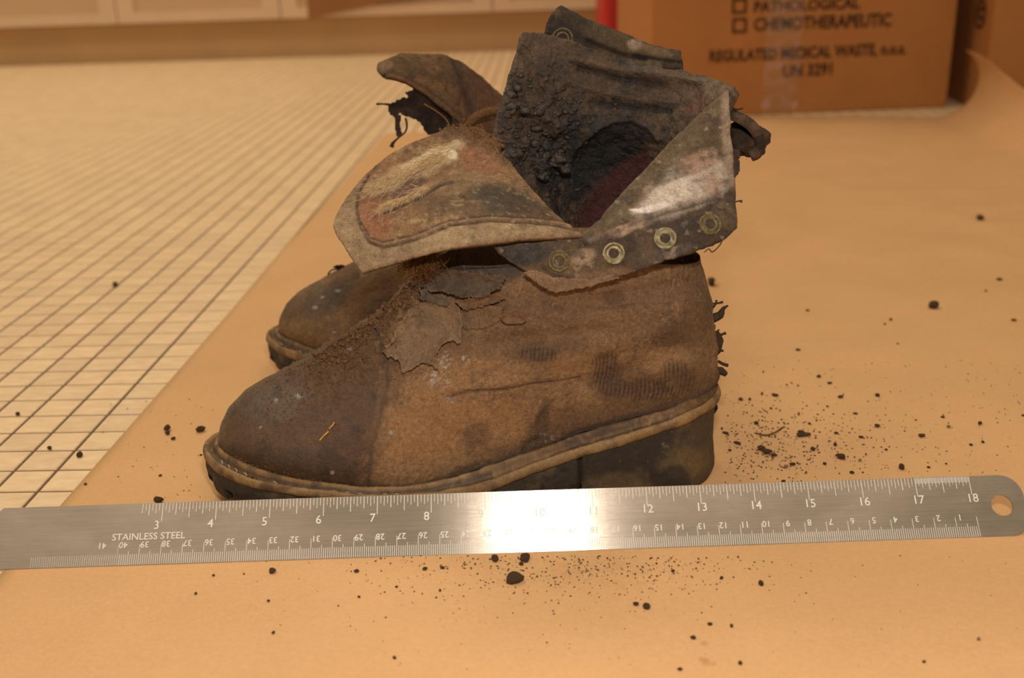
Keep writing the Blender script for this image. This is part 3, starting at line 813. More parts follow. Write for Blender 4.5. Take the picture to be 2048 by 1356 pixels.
# salt-white bloom specks
for cx, cy, rx, ry in ((880, 755, 30, 25), (885, 720, 20, 26), (935, 718, 20, 8), (1160, 905, 40, 12), (1120, 895, 30, 10), (900, 800, 12, 10), (1085, 880, 30, 14)):
    mm = sstep(1.2, .5, np.hypot((pa.px[:, 0] - cx) / rx, (pa.px[:, 1] - cy) / ry)) * sstep(.1, .35, fbm(V, 800, 3, 77)) * near1
    pa.app(mm, lin(184, 164, 142), .75)
for cx, cy, r in ((521, 855, 3.5), (598, 792, 6), (552, 800, 6), (782, 866, 4), (665, 945, 4), (700, 700, 6)):
    pa.ell(cx, cy, r, r, lin(176, 166, 150), .6, soft=.6, rough=.9)
# dark feather line just above the welt
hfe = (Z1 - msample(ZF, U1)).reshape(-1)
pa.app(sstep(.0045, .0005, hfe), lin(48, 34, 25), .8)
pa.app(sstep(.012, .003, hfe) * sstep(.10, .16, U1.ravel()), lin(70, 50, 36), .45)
# creases and seams (geometry)
pa.line([(900, 795), (935, 784), (1000, 778), (1060, 768), (1110, 764), (1160, 758)], 3.2, lin(70, 48, 33), .6, -.0008, .9, where=near1)
pa.line([(900, 783), (1000, 766), (1110, 752)], 9, None, 0, .0007, where=near1)
pa.line([(1180, 616), (1230, 616), (1280, 606)], 3, lin(74, 52, 36), .4, -.0005, .9, where=near1)
pa.line(SEAM, 5, lin(60, 43, 32), .5, -.0007, where=near1)
pa.line([(786, 640), (795, 700), (805, 760), (800, 800)], 9, None, 0, .0010, where=near1)
pa.line([(1010, 770), (1100, 720), (1200, 690), (1330, 660)], 22, None, 0, .0016, where=near1)
pa.line([(980, 690), (1090, 680), (1200, 660)], 16, None, 0, -.0016, where=near1)
pa.line([(1150, 770), (1260, 740), (1400, 690)], 20, None, 0, -.0013, where=near1)
pa.line([(1200, 640), (1300, 625), (1400, 600)], 22, None, 0, .0014, where=near1)
pa.line([(1180, 600), (1300, 580), (1400, 565)], 14, None, 0, -.0010, where=near1)
pa.line([(1090, 905), (1150, 868), (1215, 852), (1315, 830)], 6, lin(50, 35, 26), .8, -.0012, where=near1)
pa.line([(870, 972), (960, 940), (1040, 926), (1092, 910)], 8, lin(58, 42, 31), .8, -.0012, where=near1)
pa.line([(1045, 915), (1050, 890), (1075, 880)], 5, lin(60, 42, 30), .6, -.0008, where=near1)
# dark region just under the collar
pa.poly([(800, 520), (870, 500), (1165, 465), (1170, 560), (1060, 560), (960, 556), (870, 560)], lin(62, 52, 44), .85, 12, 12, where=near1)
dsp = pa.d + fbm(V, 45, 4, 21) * .0011 + fbm(V, 160, 4, 22) * .0004 + fbm(V, 600, 3, 23) * .00013 * (1 - .6 * mt)
crumb = np.maximum(0, fbm(V, 260, 3, 31) + .1) * .0042 + np.maximum(0, fbm(V, 620, 2, 32)) * .0022
topside = md_ * (1 - .45 * near1 * (W1.ravel() < -.02))
dsp = dsp * (1 - .5 * mt) + topside * crumb + .12 * mt * crumb * sstep(.2, .6, topside)
edge = sstep(0, .003, hfe)                      # feather edge stays in the welt
cw = np.clip(np.abs(W1.ravel()) / .004, .25, 1)
V2 = V + NV * (dsp * edge * cw)[:, None]
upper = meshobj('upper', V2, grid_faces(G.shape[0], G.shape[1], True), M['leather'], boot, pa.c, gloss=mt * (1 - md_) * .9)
# closing seam along the ridge where near and far sides meet is shared by the closed rings
SURF_P = V2[near1 > .5]; SURF_X = pix(SURF_P)
_bins = {}
for k, (bx_, by_) in enumerate((SURF_X // 12).astype(int)): _bins.setdefault((bx_, by_), []).append(k)
def surf(px, py):
    """nearest-to-camera point of the near boot's upper under a pixel"""
    i, j = int(px // 12), int(py // 12); c = []
    for r in (1, 3, 6):
        c = [k for a in range(-r, r + 1) for b in range(-r, r + 1) for k in _bins.get((i + a, j + b), ())]
        if c: break
    c = np.array(c if len(c) else range(len(SURF_X))); d = np.hypot(SURF_X[c, 0] - px, SURF_X[c, 1] - py)
    c = c[d < d.min() + 4]
    return SURF_P[c[np.argmin(SURF_P[c] @ FWD)]]
welt1 = build_sole(FR1, boot, 11, 420, 160, True)

# -------- sheets
def sheet_grid(ctrl, nu, nv):
    """ctrl rows of (px,py,Y)"""
    A = np.array([[ony(*c) for c in row] for row in ctrl])
    B = catmull(A, np.linspace(0, A.shape[0] - 1, nv))
    return np.swapaxes(catmull(np.swapaxes(B, 0, 1), np.linspace(0, A.shape[1] - 1, nu)), 0, 1)
def make_sheet(name, ctrl, nu, nv, th, m, parent, paintf, ragged=.0008, rscale=120, noise=((60, .0008), (250, .0003)), seed=0, ragmask=None, back=None):
    G = sheet_grid(ctrl, nu, nv)
    s = np.linspace(0, 1, nu)[None, :].repeat(nv, 0); t = np.linspace(0, 1, nv)[:, None].repeat(nu, 1)
    du = np.gradient(G, axis=1); dv = np.gradient(G, axis=0)
    du /= np.linalg.norm(du, axis=-1)[..., None] + 1e-12; dv /= np.linalg.norm(dv, axis=-1)[..., None] + 1e-12
    q = G.reshape(-1, 3)
    rg = (fbm(q, rscale, 4, seed + 1, .65).reshape(nv, nu)) * ragged
    k = .08
    eu = np.exp(-((1 - s) / k) ** 2) - np.exp(-(s / k) ** 2); ev = np.exp(-((1 - t) / k) ** 2) - np.exp(-(t / k) ** 2)
    if ragmask is not None: rg = rg * ragmask(s, t)
    G = G + du * (eu * rg)[..., None] + dv * (ev * rg)[..., None]
    n = grid_normals(G, False)
    if np.mean(n.reshape(-1, 3) @ FWD) > 0: n = -n
    V = G.reshape(-1, 3); pa = Paint(V, (.2, .15, .1)); pa.s = s.ravel(); pa.t = t.ravel()
    paintf(pa)
    d = pa.d.copy()
    for sc, am in noise: d += fbm(V, sc, 4, seed + int(sc)) * am
    Fv = V + n.reshape(-1, 3) * d[:, None]
    rim = np.minimum(np.minimum(s, 1 - s) * nu, np.minimum(t, 1 - t) * nv).ravel()
    Bv = V - n.reshape(-1, 3) * th
    Fv = Fv - n.reshape(-1, 3) * (.35 * th * np.exp(-(rim / 1.2) ** 2))[:, None]
    f1 = grid_faces(nv, nu); N0 = nv * nu
    f2 = [tuple(N0 + k for k in reversed(f)) for f in f1]
    bd = [r * nu for r in range(nv)] + [(nv - 1) * nu + c for c in range(1, nu)] + [r * nu + nu - 1 for r in range(nv - 2, -1, -1)] + [c for c in range(nu - 2, 0, -1)]
    f3 = [(a, b, N0 + b, N0 + a) for a, b in zip(bd, bd[1:] + bd[:1])]
    cb = pa.c * .75 if back is None else np.tile(back, (N0, 1))
    o = meshobj(name, np.vstack([Fv, Bv]), f1 + f2 + f3, m, parent, np.vstack([pa.c, cb]))
    return o, Fv.reshape(nv, nu, 3), n

# tongue flap: folded towards the camera, lining side up
A_CTRL = [
 [(690, 398, .505), (735, 342, .518), (790, 300, .528), (850, 270, .535), (905, 257, .540), (965, 268, .542)],
 [(672, 425, .492), (735, 385, .503), (800, 345, .512), (870, 318, .518), (945, 312, .522), (1010, 315, .525)],
 [(667, 455, .483), (735, 430, .487), (810, 395, .493), (890, 370, .498), (975, 365, .503), (1060, 370, .508)],
 [(690, 498, .474), (760, 475, .474), (840, 445, .477), (930, 425, .481), (1020, 418, .486), (1110, 424, .492)],
 [(722, 546, .466), (800, 520, .464), (870, 499, .464), (960, 486, .466), (1060, 473, .469), (1165, 466, .475)]]
GROOVE = [(735, 352), (716, 385), (712, 420), (722, 455), (738, 484), (765, 494), (825, 478), (904, 449), (983, 440), (1060, 444), (1115, 450), (1165, 461)]
def paintA(p):
    p.c[:] = lin(150, 118, 84)
    lining = [(735, 340), (790, 296), (850, 268), (905, 255), (965, 266), (1165, 462), (1110, 448), (983, 438), (904, 447), (825, 476), (765, 490), (740, 482), (724, 455), (714, 420), (718, 385)]
    ml = p.poly(lining, lin(138, 99, 66), 1, 5, 4)
    p.mottle(40, lin(154, 114, 76), .6, -.1, .4, 1, where=ml); p.mottle(90, lin(108, 76, 52), .6, .0, .4, 2, where=ml); p.mottle(240, lin(160, 124, 84), .5, .1, .4, 3, where=ml)
    p.ell(735, 440, 40, 50, lin(148, 90, 62), .6, where=ml); p.ell(960, 320, 50, 20, lin(146, 92, 62), .6, 30, where=ml); p.ell(770, 345, 60, 14, lin(142, 98, 64), .6, -30, where=ml)
    p.ell(950, 395, 110, 36, lin(104, 80, 56), .85, -5, where=ml); p.ell(1010, 400, 80, 26, lin(70, 60, 50), .75, 15, where=ml); p.ell(1060, 420, 60, 22, lin(84, 62, 44), .6, 30, where=ml)
    p.ell(920, 365, 60, 20, lin(140, 108, 74), .6, -15, where=ml)
    p.ell(930, 275, 70, 16, lin(112, 78, 52), .8, 5)
    # pale felt patch, frayed round a hole
    p.ell(825, 342, 100, 24, lin(188, 154, 112), .92, -26, .25, .3); p.ell(850, 320, 66, 13, lin(214, 182, 138), .8, -28, .4, .4); p.ell(790, 362, 50, 8, lin(210, 178, 134), .7, -32, .4, .4)
    p.ell(900, 305, 16, 9, lin(232, 206, 166), .8, 20); p.ell(800, 400, 60, 10, lin(176, 142, 100), .7, -25, .4, .5)
    mh = p.ell(815, 373, 42, 15, lin(116, 82, 66), .95, -32, .2, .2); p.d += -mh * .0010
    p.line([(768, 425), (800, 412), (845, 392), (880, 368), (905, 362)], 3.5, lin(60, 50, 42), .85, -.0008)
    p.line([(760, 415), (800, 400), (850, 375)], 5, lin(184, 152, 110), .6, .0006)
    p.line(GROOVE, 3.2, lin(66, 50, 40), .85, -.0009, .3); p.line([(a, b - 10) for a, b in GROOVE[3:]], 2.6, lin(70, 52, 40), .7, -.0007, .3)
    p.line([(a, b - 5) for a, b in GROOVE[3:]], 3., lin(150, 116, 80), .4, .0005)
    p.mottle(420, lin(196, 162, 118), .3, .25, .5, 5)
    lip = 1 - ml
    p.app(lip * sstep(.0, .4, p.n), lin(166, 132, 94), .6); p.app(lip * sstep(.1, .5, -p.n), lin(122, 92, 64), .5)
    p.poly([(960, 484), (1165, 460), (1175, 475), (960, 500)], lin(128, 94, 64), .6)
    # soil crust at the back right corner
    mc = p.poly([(880, 250), (970, 250), (1060, 340), (1010, 330), (950, 290), (900, 275)], lin(110, 78, 50), .8, 8, 8)
    p.d += mc * np.maximum(0, fbm(p.P, 420, 3, 5) + .2) * .003
tongue, TA, TN = make_sheet('tongue_flap', A_CTRL, 330, 200, .0030, M['lining'], boot, paintA, .0007, 150, ((35, .0014), (140, .0004), (600, .00016)), 3, back=lin(96, 66, 42))

# collar flap with the eyelet row
B_CTRL = np.array([
 [(985, 492, .473), (1000, 510, .4725), (1020, 525, .472), (1045, 538, .471), (1065, 550, .4705)],
 [(1080, 482, .474), (1085, 505, .472), (1095, 530, .4705), (1102, 555, .4695), (1112, 582, .469)],
 [(1165, 465, .477), (1172, 490, .473), (1180, 515, .470), (1190, 540, .468), (1205, 563, .467)],
 [(1250, 380, .492), (1262, 420, .482), (1275, 460, .474), (1290, 500, .468), (1305, 532, .466)],
 [(1345, 280, .508), (1358, 340, .495), (1370, 400, .482), (1382, 460, .471), (1392, 502, .467)],
 [(1420, 208, .520), (1428, 280, .505), (1435, 355, .490), (1440, 425, .477), (1445, 480, .469)],
 [(1458, 180, .524), (1462, 260, .508), (1468, 340, .494), (1474, 410, .481), (1477, 455, .474)]]).swapaxes(0, 1).tolist()
def paintB(p):
    p.c[:] = lin(92, 70, 50)
    p.mottle(50, lin(66, 51, 40), .8, -.05, .35, 1); p.mottle(110, lin(118, 92, 64), .6, .1, .5, 2)
    p.poly([(1165, 470), (1460, 178), (1470, 200), (1385, 300), (1280, 400), (1200, 480)], lin(108, 86, 62), .85, 10, 8)
    mm_ = p.poly([(1262, 425), (1310, 375), (1370, 318), (1420, 300), (1448, 330), (1450, 380), (1410, 405), (1340, 425), (1280, 432)], lin(186, 160, 134), .88, 12, 14)
    p.mottle(220, lin(110, 84, 70), .5, .1, .4, 8, where=mm_)
    p.ell(1400, 325, 36, 20, lin(148, 106, 80), .7, -20); p.ell(1340, 390, 50, 22, lin(206, 180, 154), .7, -20); p.ell(1425, 365, 20, 24, lin(158, 116, 88), .6)
    p.ell(1310, 415, 40, 6, lin(226, 202, 182), .8, -14); p.ell(1285, 421, 22, 4, lin(226, 202, 182), .9, 5)
    p.line([(1170, 488), (1240, 460), (1310, 432), (1380, 412), (1440, 395)], 4, lin(64, 50, 42), .75, -.0008); p.line([(1180, 480), (1250, 452), (1320, 425), (1440, 388)], 5, lin(140, 112, 90), .6, .0006)
    p.ell(1245, 462, 26, 12, lin(168, 132, 102), .8, -20); p.ell(1165, 515, 30, 16, lin(158, 124, 94), .8, -25); p.ell(1285, 448, 26, 8, lin(176, 142, 110), .6, -15)
    p.ell(1010, 515, 60, 24, lin(62, 54, 48), .8); p.ell(1060, 505, 40, 18, lin(70, 66, 62), .6)
    p.ell(1340, 505, 60, 12, lin(100, 84, 70), .5, -18); p.ell(1190, 555, 70, 12, lin(128, 92, 66), .7, -12); p.ell(1090, 560, 30, 14, lin(150, 108, 74), .8, 30)
    p.ell(1455, 250, 12, 70, lin(150, 122, 94), .75, -2); p.line([(1452, 190), (1458, 300), (1462, 370)], 9, lin(156, 128, 100), .6, .0016)
    p.line([(1165, 468), (1250, 382), (1345, 282), (1420, 210), (1456, 184)], 6, lin(118, 94, 68), .6, .0010)
    p.mottle(300, lin(176, 148, 118), .35, .3, .5, 3); p.mottle(150, lin(56, 46, 42), .5, .2, .5, 4)
flap, TB, TBN = make_sheet('collar_flap', B_CTRL, 380, 170, .0028, M['lining'], boot, paintB, .0011, 170, ((40, .0011), (140, .0005), (550, .0002)), 7, back=lin(120, 76, 40))
FBX = pix(TB.reshape(-1, 3)); FBP = TB.reshape(-1, 3); FBN = TBN.reshape(-1, 3)
def eyelet(px, py, parent, XP, XN, XX, r0, r1, m, fill=None, sink=0.):
    k = np.argmin(np.hypot(XX[:, 0] - px, XX[:, 1] - py)); P = XP[k]
    n = XN[np.argsort(np.hypot(XX[:, 0] - px, XX[:, 1] - py))[:60]].mean(0); n /= np.linalg.norm(n)
    a = np.cross(n, bz); a /= np.linalg.norm(a); b = np.cross(n, a)
    prof = [(r1, -.0006), (r1, .0004), (r1 * .95, .0009), (r1 * .87, .0009), (r1 * .82, .0002), (r1 * .74, -.0001), (r1 * .66, .0002), (r1 * .61, .0008), (r0 * 1.2, .0008), (r0 * 1.05, .0001), (r0 * .98, -.0014)]
    n_ = 36; V = []
    for rr, h in prof:
        for q in range(n_):
            t = 2 * math.pi * q / n_
            V.append(P + a * rr * math.cos(t) + b * rr * math.sin(t) + n * (h - sink))
    V = np.array(V); V = V + fbm(V, 800, 2, int(px))[:, None] * .00018
    e = meshobj('eyelet', V, grid_faces(len(prof), n_, True), m, parent)
    V = [P + n * (-.0004 - sink)] + [P + a * r0 * 1.05 * math.cos(2 * math.pi * q / 20) + b * r0 * 1.05 * math.sin(2 * math.pi * q / 20) - n * (.0002 + sink) for q in range(20)]
    meshobj('hole_fill', V, [(0, 1 + q, 1 + (q + 1) % 20) for q in range(20)], fill or M['soil_dark'], e)
for (x, y, m, f) in ((1119, 522, 'brass_rust', 'soil_dark'), (1227, 507, 'brass', 'soil_tan'), (1331, 477, 'brass', 'soil_dark'), (1421, 449, 'brass_rust', 'fibre')):
    eyelet(x, y, flap, FBP, FBN, FBX, .0022, .0052, M[m], M[f])

# standing far wall of the shaft, seen from inside
C_CTRL = [
 [(1046, 60, .558), (1110, 70, .562), (1190, 100, .566), (1280, 128, .566), (1370, 142, .560), (1440, 160, .545), (1466, 182, .528), (1459, 183, .526)],
 [(1028, 125, .554), (1100, 150, .560), (1185, 175, .564), (1275, 195, .564), (1350, 205, .557), (1410, 215, .545), (1445, 225, .530), (1430, 207, .5235)],
 [(1008, 200, .550), (1085, 230, .557), (1170, 245, .562), (1250, 248, .564), (1320, 268, .558), (1370, 280, .547), (1400, 288, .536), (1375, 257, .515)],
 [(990, 270, .545), (1070, 300, .556), (1150, 318, .570), (1225, 330, .574), (1290, 340, .568), (1335, 345, .553), (1360, 345, .540), (1328, 305, .5075)],
 [(1000, 335, .535), (1075, 380, .552), (1135, 420, .568), (1180, 445, .574), (1235, 430, .568), (1285, 412, .553), (1310, 400, .540), (1273, 364, .498)],
 [(1040, 410, .520), (1105, 460, .540), (1150, 500, .556), (1185, 515, .562), (1225, 500, .556), (1255, 485, .540), (1270, 470, .525), (1208, 432, .4865)]]
def paintC(p):
    p.c[:] = lin(62, 47, 36)
    p.c[:] = lin(74, 55, 40); p.mottle(35, lin(40, 35, 32), .85, -.05, .3, 1); p.mottle(80, lin(104, 76, 52), .8, .0, .35, 2); p.mottle(160, lin(36, 33, 32), .7, .1, .4, 4); p.mottle(240, lin(112, 84, 58), .6, .12, .4, 5); p.mottle(140, lin(66, 66, 66), .45, .2, .45, 3)
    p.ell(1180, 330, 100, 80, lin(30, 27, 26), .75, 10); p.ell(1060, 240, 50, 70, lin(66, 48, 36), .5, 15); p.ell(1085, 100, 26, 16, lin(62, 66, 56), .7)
    br = p.poly([(1046, 55), (1110, 62), (1190, 95), (1280, 122), (1460, 160), (1460, 200), (1330, 190), (1230, 160), (1120, 190), (1060, 240), (1000, 260)], None, 1, 26, 30)
    p.app(br * sstep(-.25, .3, fbm(p.P, 120, 4, 71)), lin(98, 70, 47), .85); p.app(sstep(.0, .35, fbm(p.P, 330, 4, 72)), lin(104, 76, 52), .55)
    p.ell(1380, 190, 70, 26, lin(108, 78, 54), .75, 15); p.ell(1430, 175, 40, 20, lin(126, 98, 70), .8, 25); p.ell(1390, 215, 40, 14, lin(120, 80, 58), .7, -15)
    p.ell(1080, 75, 50, 14, lin(94, 68, 48), .8, 8); p.ell(1160, 150, 120, 20, lin(82, 62, 46), .5, 15)
    # padded rolls running along the collar
    p.line([(1150, 118), (1230, 138), (1310, 148), (1400, 165)], 9, lin(100, 72, 50), .6, .0026); p.line([(1160, 136), (1240, 158), (1330, 172)], 6, lin(34, 28, 25), .7, -.0015)
    p.line([(1130, 160), (1200, 185), (1290, 200), (1350, 205)], 8, lin(84, 62, 46), .5, .0018); p.line([(1180, 205), (1260, 215), (1340, 222)], 6, lin(28, 24, 23), .6, -.0013)
    # arched edge of the purple cloth pocket
    p.line([(1135, 320), (1150, 290), (1185, 258), (1225, 240), (1265, 238), (1300, 252), (1322, 275)], 8, lin(66, 50, 40), .6, .0028)
    p.gl = 1.0
    mp = p.poly([(1150, 440), (1185, 380), (1240, 330), (1290, 300), (1310, 340), (1270, 400), (1200, 470), (1165, 470)], lin(88, 32, 30), .92, 10, 5)
    wv = .5 + .5 * np.sin(p.px[:, 0] * .9) * np.sin(p.px[:, 1] * .9); p.app(mp * wv, lin(34, 17, 17), .5); p.d += mp * wv * .0004
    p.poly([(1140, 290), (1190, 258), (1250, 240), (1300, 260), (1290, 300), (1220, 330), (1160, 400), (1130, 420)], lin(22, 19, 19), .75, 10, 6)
    lump = p.ell(1070, 250, 70, 130, None if False else lin(60, 50, 42), .35, 20, .4, .3)
    p.d += (.25 + lump) * np.maximum(0, fbm(p.P, 95, 4, 41)) * .0095 + lump * np.maximum(0, fbm(p.P, 300, 3, 42)) * .0032
    p.d *= 1 - .8 * mp
    p.app(sstep(.25, .5, fbm(p.P, 200, 3, 43)) * lump, lin(84, 82, 80), .45)
wall, TC, TCN = make_sheet('shaft_wall', C_CTRL, 330, 330, .0035, M['mould'], boot, paintC, .0016, 140, ((50, .0014), (160, .0007), (500, .00035)), 13, back=lin(92, 66, 44))

# eyelet strip folded over the top of the shaft
D_CTRL = [
 [(1090, 66, .573), (1180, 106, .575), (1270, 132, .575), (1366, 138, .570)],
 [(1098, 36, .574), (1185, 74, .576), (1275, 105, .576), (1364, 119, .571)],
 [(1114, 15, .578), (1195, 51, .580), (1280, 84, .580), (1362, 104, .575)],
 [(1120, 13, .586), (1200, 50, .588), (1284, 84, .588), (1364, 103, .582)],
 [(1118, 40, .594), (1200, 78, .596), (1282, 108, .596), (1362, 125, .590)]]
def paintD(p):
    p.c[:] = lin(88, 68, 48); p.mottle(60, lin(58, 46, 38), .7, 0, .4, 1); p.mottle(150, lin(128, 100, 72), .5, .15, .5, 2)
    p.poly([(1085, 70), (1100, 28), (1150, 52), (1200, 90), (1180, 110)], lin(56, 46, 40), .85, 8, 6)
    p.ell(1270, 88, 16, 10, lin(172, 142, 112), .7); p.ell(1310, 100, 40, 10, lin(120, 92, 66), .6, 18)
    p.line([(1175, 82), (1240, 108), (1290, 118)], 5, lin(36, 29, 25), .8, -.0014); p.line([(1270, 112), (1360, 125)], 4, lin(44, 34, 28), .7, -.001)
strip, TD, TDN = make_sheet('collar_strip', D_CTRL, 200, 90, .0025, M['lining'], boot, paintD, .0009, 150, ((50, .0010), (180, .0006), (500, .0003)), 17)
eyelet(1124, 78, strip, TD.reshape(-1, 3), TDN.reshape(-1, 3), pix(TD.reshape(-1, 3)), .0024, .0058, M['brass_rust'], M['soil_tan'])

# curled end of the collar lining, at the back
CURL = [(1444, 222), (1470, 232), (1496, 246), (1513, 265), (1520, 287), (1514, 306), (1501, 313)]
E_CTRL = [[(x, y, Y) for x, y in CURL] for Y in (.532, .545, .558, .572)]
def paintE(p):
    p.c[:] = lin(72, 54, 40); p.mottle(70, lin(48, 38, 31), .7, 0, .4, 1); p.mottle(160, lin(112, 84, 60), .6, .1, .5, 2)
def curl_sheet():
    G = np.array([[ony(*c) for c in row] for row in E_CTRL]); B = catmull(G, np.linspace(0, 3, 40)); nv = 40; nu = 160
    B = np.swapaxes(catmull(np.swapaxes(B, 0, 1), np.linspace(0, len(CURL) - 1, nu)), 0, 1)
    q = B.reshape(-1, 3); sh = fbm(q, 90, 3, 3).reshape(nv, nu, 1) * np.array([0, 1, 0]) * .0022; B = B + sh
    n = grid_normals(B, False); q = B.reshape(-1, 3) ; d = fbm(q, 150, 4, 4)[:, None] * .0006
    Fv = q + n.reshape(-1, 3) * (.0026 + d); Bv = q - n.reshape(-1, 3) * (.0026 + d * .5)
    p = Paint(Fv, (.1, .1, .1)); paintE(p)
    f1 = grid_faces(nv, nu); N0 = nv * nu; f2 = [tuple(N0 + k for k in reversed(f)) for f in f1]
    bd = [r * nu for r in range(nv)] + [(nv - 1) * nu + c for c in range(1, nu)] + [r * nu + nu - 1 for r in range(nv - 2, -1, -1)] + [c for c in range(nu - 2, 0, -1)]
    f3 = [(a, b, N0 + b, N0 + a) for a, b in zip(bd, bd[1:] + bd[:1])]
    allV = np.vstack([Fv, Bv]); allF = f1 + f2 + f3; allC = np.vstack([p.c, p.c])
    bm = bmesh.new(); bmesh.ops.create_icosphere(bm, subdivisions=4, radius=1); bm.verts.index_update()
    W = np.array([v.co[:] for v in bm.verts]); Wf = [tuple(len(allV) + v.index for v in f.verts) for f in bm.faces]; bm.free()
    W = W * (1 + .35 * fbm(W, 2.2, 4, 9))[:, None] * np.array([.0118, .022, .0086]) + ony(1488, 279, .557)
    meshobj('curled_collar_end', np.vstack([allV, W]), allF + Wf, M['lining'], boot, np.vstack([allC, np.tile(lin(74, 55, 40), (len(W), 1)) * (1 + .5 * fbm(W, 300, 3, 2))[:, None]]))
curl_sheet()

# -------- torn scraps (polygon sheets)
def poly_sheet(name, poly, depth, parent, m, paintf, step=3., th=.0009, lift=.0008, curl=.0016, seed=0, rag=4., conv=True):
    """sheet with a torn outline given in the photograph's frame; depth(px,py) -> world point"""
    poly = np.array(poly, float); x0, y0 = poly.min(0) - 2; x1, y1 = poly.max(0) + 2
    xs = np.arange(x0, x1 + step, step); ys = np.arange(y0, y1 + step, step)
    gx, gy = np.meshgrid(xs, ys); q = np.c_[gx.ravel(), gy.ravel()]
    nz = fbm(np.c_[q * .001, np.zeros(len(q))], 70, 4, seed, .6) * rag
    sd = poly_sd(q, poly) + nz
    ins = sd > -step * .6
    # pull outside ring vertices on to the outline
    idx = -np.ones(len(q), int); idx[ins] = np.arange(ins.sum())
    P = np.array([depth(x, y) for x, y in q[ins]])
    to = CAM - P; to /= np.linalg.norm(to, axis=1)[:, None]
    e = np.exp(-np.clip(sd[ins], 0, None) / 12.)
    P = P + to * (lift + curl * e + fbm(P, 150, 4, seed + 3) * .0012)[:, None]
    nx = len(xs); Fc = []
    for j in range(len(ys) - 1):
        for i in range(nx - 1):
            k = [idx[j * nx + i], idx[j * nx + i + 1], idx[(j + 1) * nx + i + 1], idx[(j + 1) * nx + i]]
            if min(k) >= 0: Fc.append(tuple(k[::-1]))
            else:
                kk = [v for v in k if v >= 0]
                if len(kk) == 3: Fc.append(tuple(kk[::-1]))
    used = sorted({v for f in Fc for v in f}); remap = {v: k for k, v in enumerate(used)}
    P = P[used]; Fc = [tuple(remap[v] for v in f) for f in Fc]; to = to[used]
    cnt = {}
    for f in Fc:
        for a, b in zip(f, f[1:] + f[:1]): cnt[(a, b)] = 1
    bd = [(a, b) for (a, b) in cnt if (b, a) not in cnt]
    N0 = len(P); B = P - to * th
    F2 = Fc + [tuple(N0 + v for v in reversed(f)) for f in Fc] + [(b, a, N0 + a, N0 + b) for a, b in bd]
    p = Paint(P, (.2, .15, .1)); p.e = e[used]; paintf(p)
    return meshobj(name, np.vstack([P, B]), F2, m, parent, np.vstack([p.c, p.c * .7]))
def pscrap(c1, c2, c3):
    def f(p):
        p.c[:] = c1; p.mottle(60, c2, .7, -.05, .4, 1); p.mottle(160, c3, .6, .1, .5, 2); p.app(p.e, np.clip(np.array(c1) * 1.35, 0, 1), .45)
    return f
poly_sheet('torn_scrap', [(792, 650), (812, 622), (850, 600), (892, 598), (915, 615), (920, 650), (918, 690), (900, 682), (876, 695), (868, 712), (872, 740), (858, 728), (838, 724), (812, 742), (803, 738), (798, 722), (775, 714), (757, 706), (768, 692), (786, 672)], lambda x, y: surf(x, y), boot, M['scrap'],
           pscrap(lin(128, 98, 70), lin(100, 78, 60), lin(140, 108, 72)), 2.6, .0009, .0014, .0030, 3)
poly_sheet('torn_scrap', [(1000, 636), (1030, 622), (1052, 640), (1046, 652), (1020, 652), (1004, 646)], surf, boot, M['scrap'], pscrap(lin(116, 82, 55), lin(134, 98, 66), lin(94, 66, 44)), 2.4, .0008, .0012, .0036, 5, 2.)
poly_sheet('torn_scrap', [(915, 622), (960, 612), (1000, 618), (1008, 640), (985, 652), (950, 662), (925, 662), (918, 645)], surf, boot, M['scrap'], pscrap(lin(110, 82, 56), lin(86, 66, 48), lin(126, 94, 62)), 2.8, .0008, .0007, .0010, 8, 3.)
poly_sheet('torn_scrap', [(820, 565), (850, 545), (900, 540), (960, 548), (1010, 556), (1000, 580), (960, 598), (925, 596), (900, 590), (860, 578)], surf, boot, M['scrap'], pscrap(lin(92, 72, 54), lin(70, 58, 48), lin(112, 84, 58)), 2.8, .0010, .0022, .0042, 12, 4.)
poly_sheet('torn_scrap', [(832, 572), (862, 586), (898, 602), (890, 612), (862, 606), (840, 594)], surf, boot, M['scrap'], pscrap(lin(96, 78, 60), lin(78, 62, 50), lin(110, 84, 60)), 2.6, .0008, .0030, .0030, 14, 2.)
poly_sheet('torn_scrap', [(905, 604), (945, 596), (985, 590), (1010, 600), (985, 610), (950, 618), (925, 622)], surf, boot, M['scrap'], pscrap(lin(112, 80, 54), lin(96, 68, 46), lin(126, 90, 58)), 2.6, .0008, .0016, .0036, 15, 2.)
# lower lip of the eyelet flap, peeling away
poly_sheet('peeling_edge', [(1045, 545), (1070, 540), (1110, 556), (1180, 560), (1230, 548), (1240, 556), (1180, 572), (1112, 586), (1080, 570)], lambda x, y: ony(x, y, .4675), boot, M['scrap'], pscrap(lin(128, 96, 68), lin(104, 76, 56), lin(146, 108, 74)), 2.8, .0008, .0, .0005, 18, 3.)
# hanging rag behind the eyelet flap
poly_sheet('hanging_rag', [(1440, 290), (1478, 300), (1480, 340), (1470, 358), (1455, 352), (1444, 330)], lambda x, y: ony(x, y, .53), boot, M['scrap'], pscrap(lin(70, 54, 42), lin(52, 42, 36), lin(92, 70, 52)), 2.6, .001, 0, .001, 19, 3.)

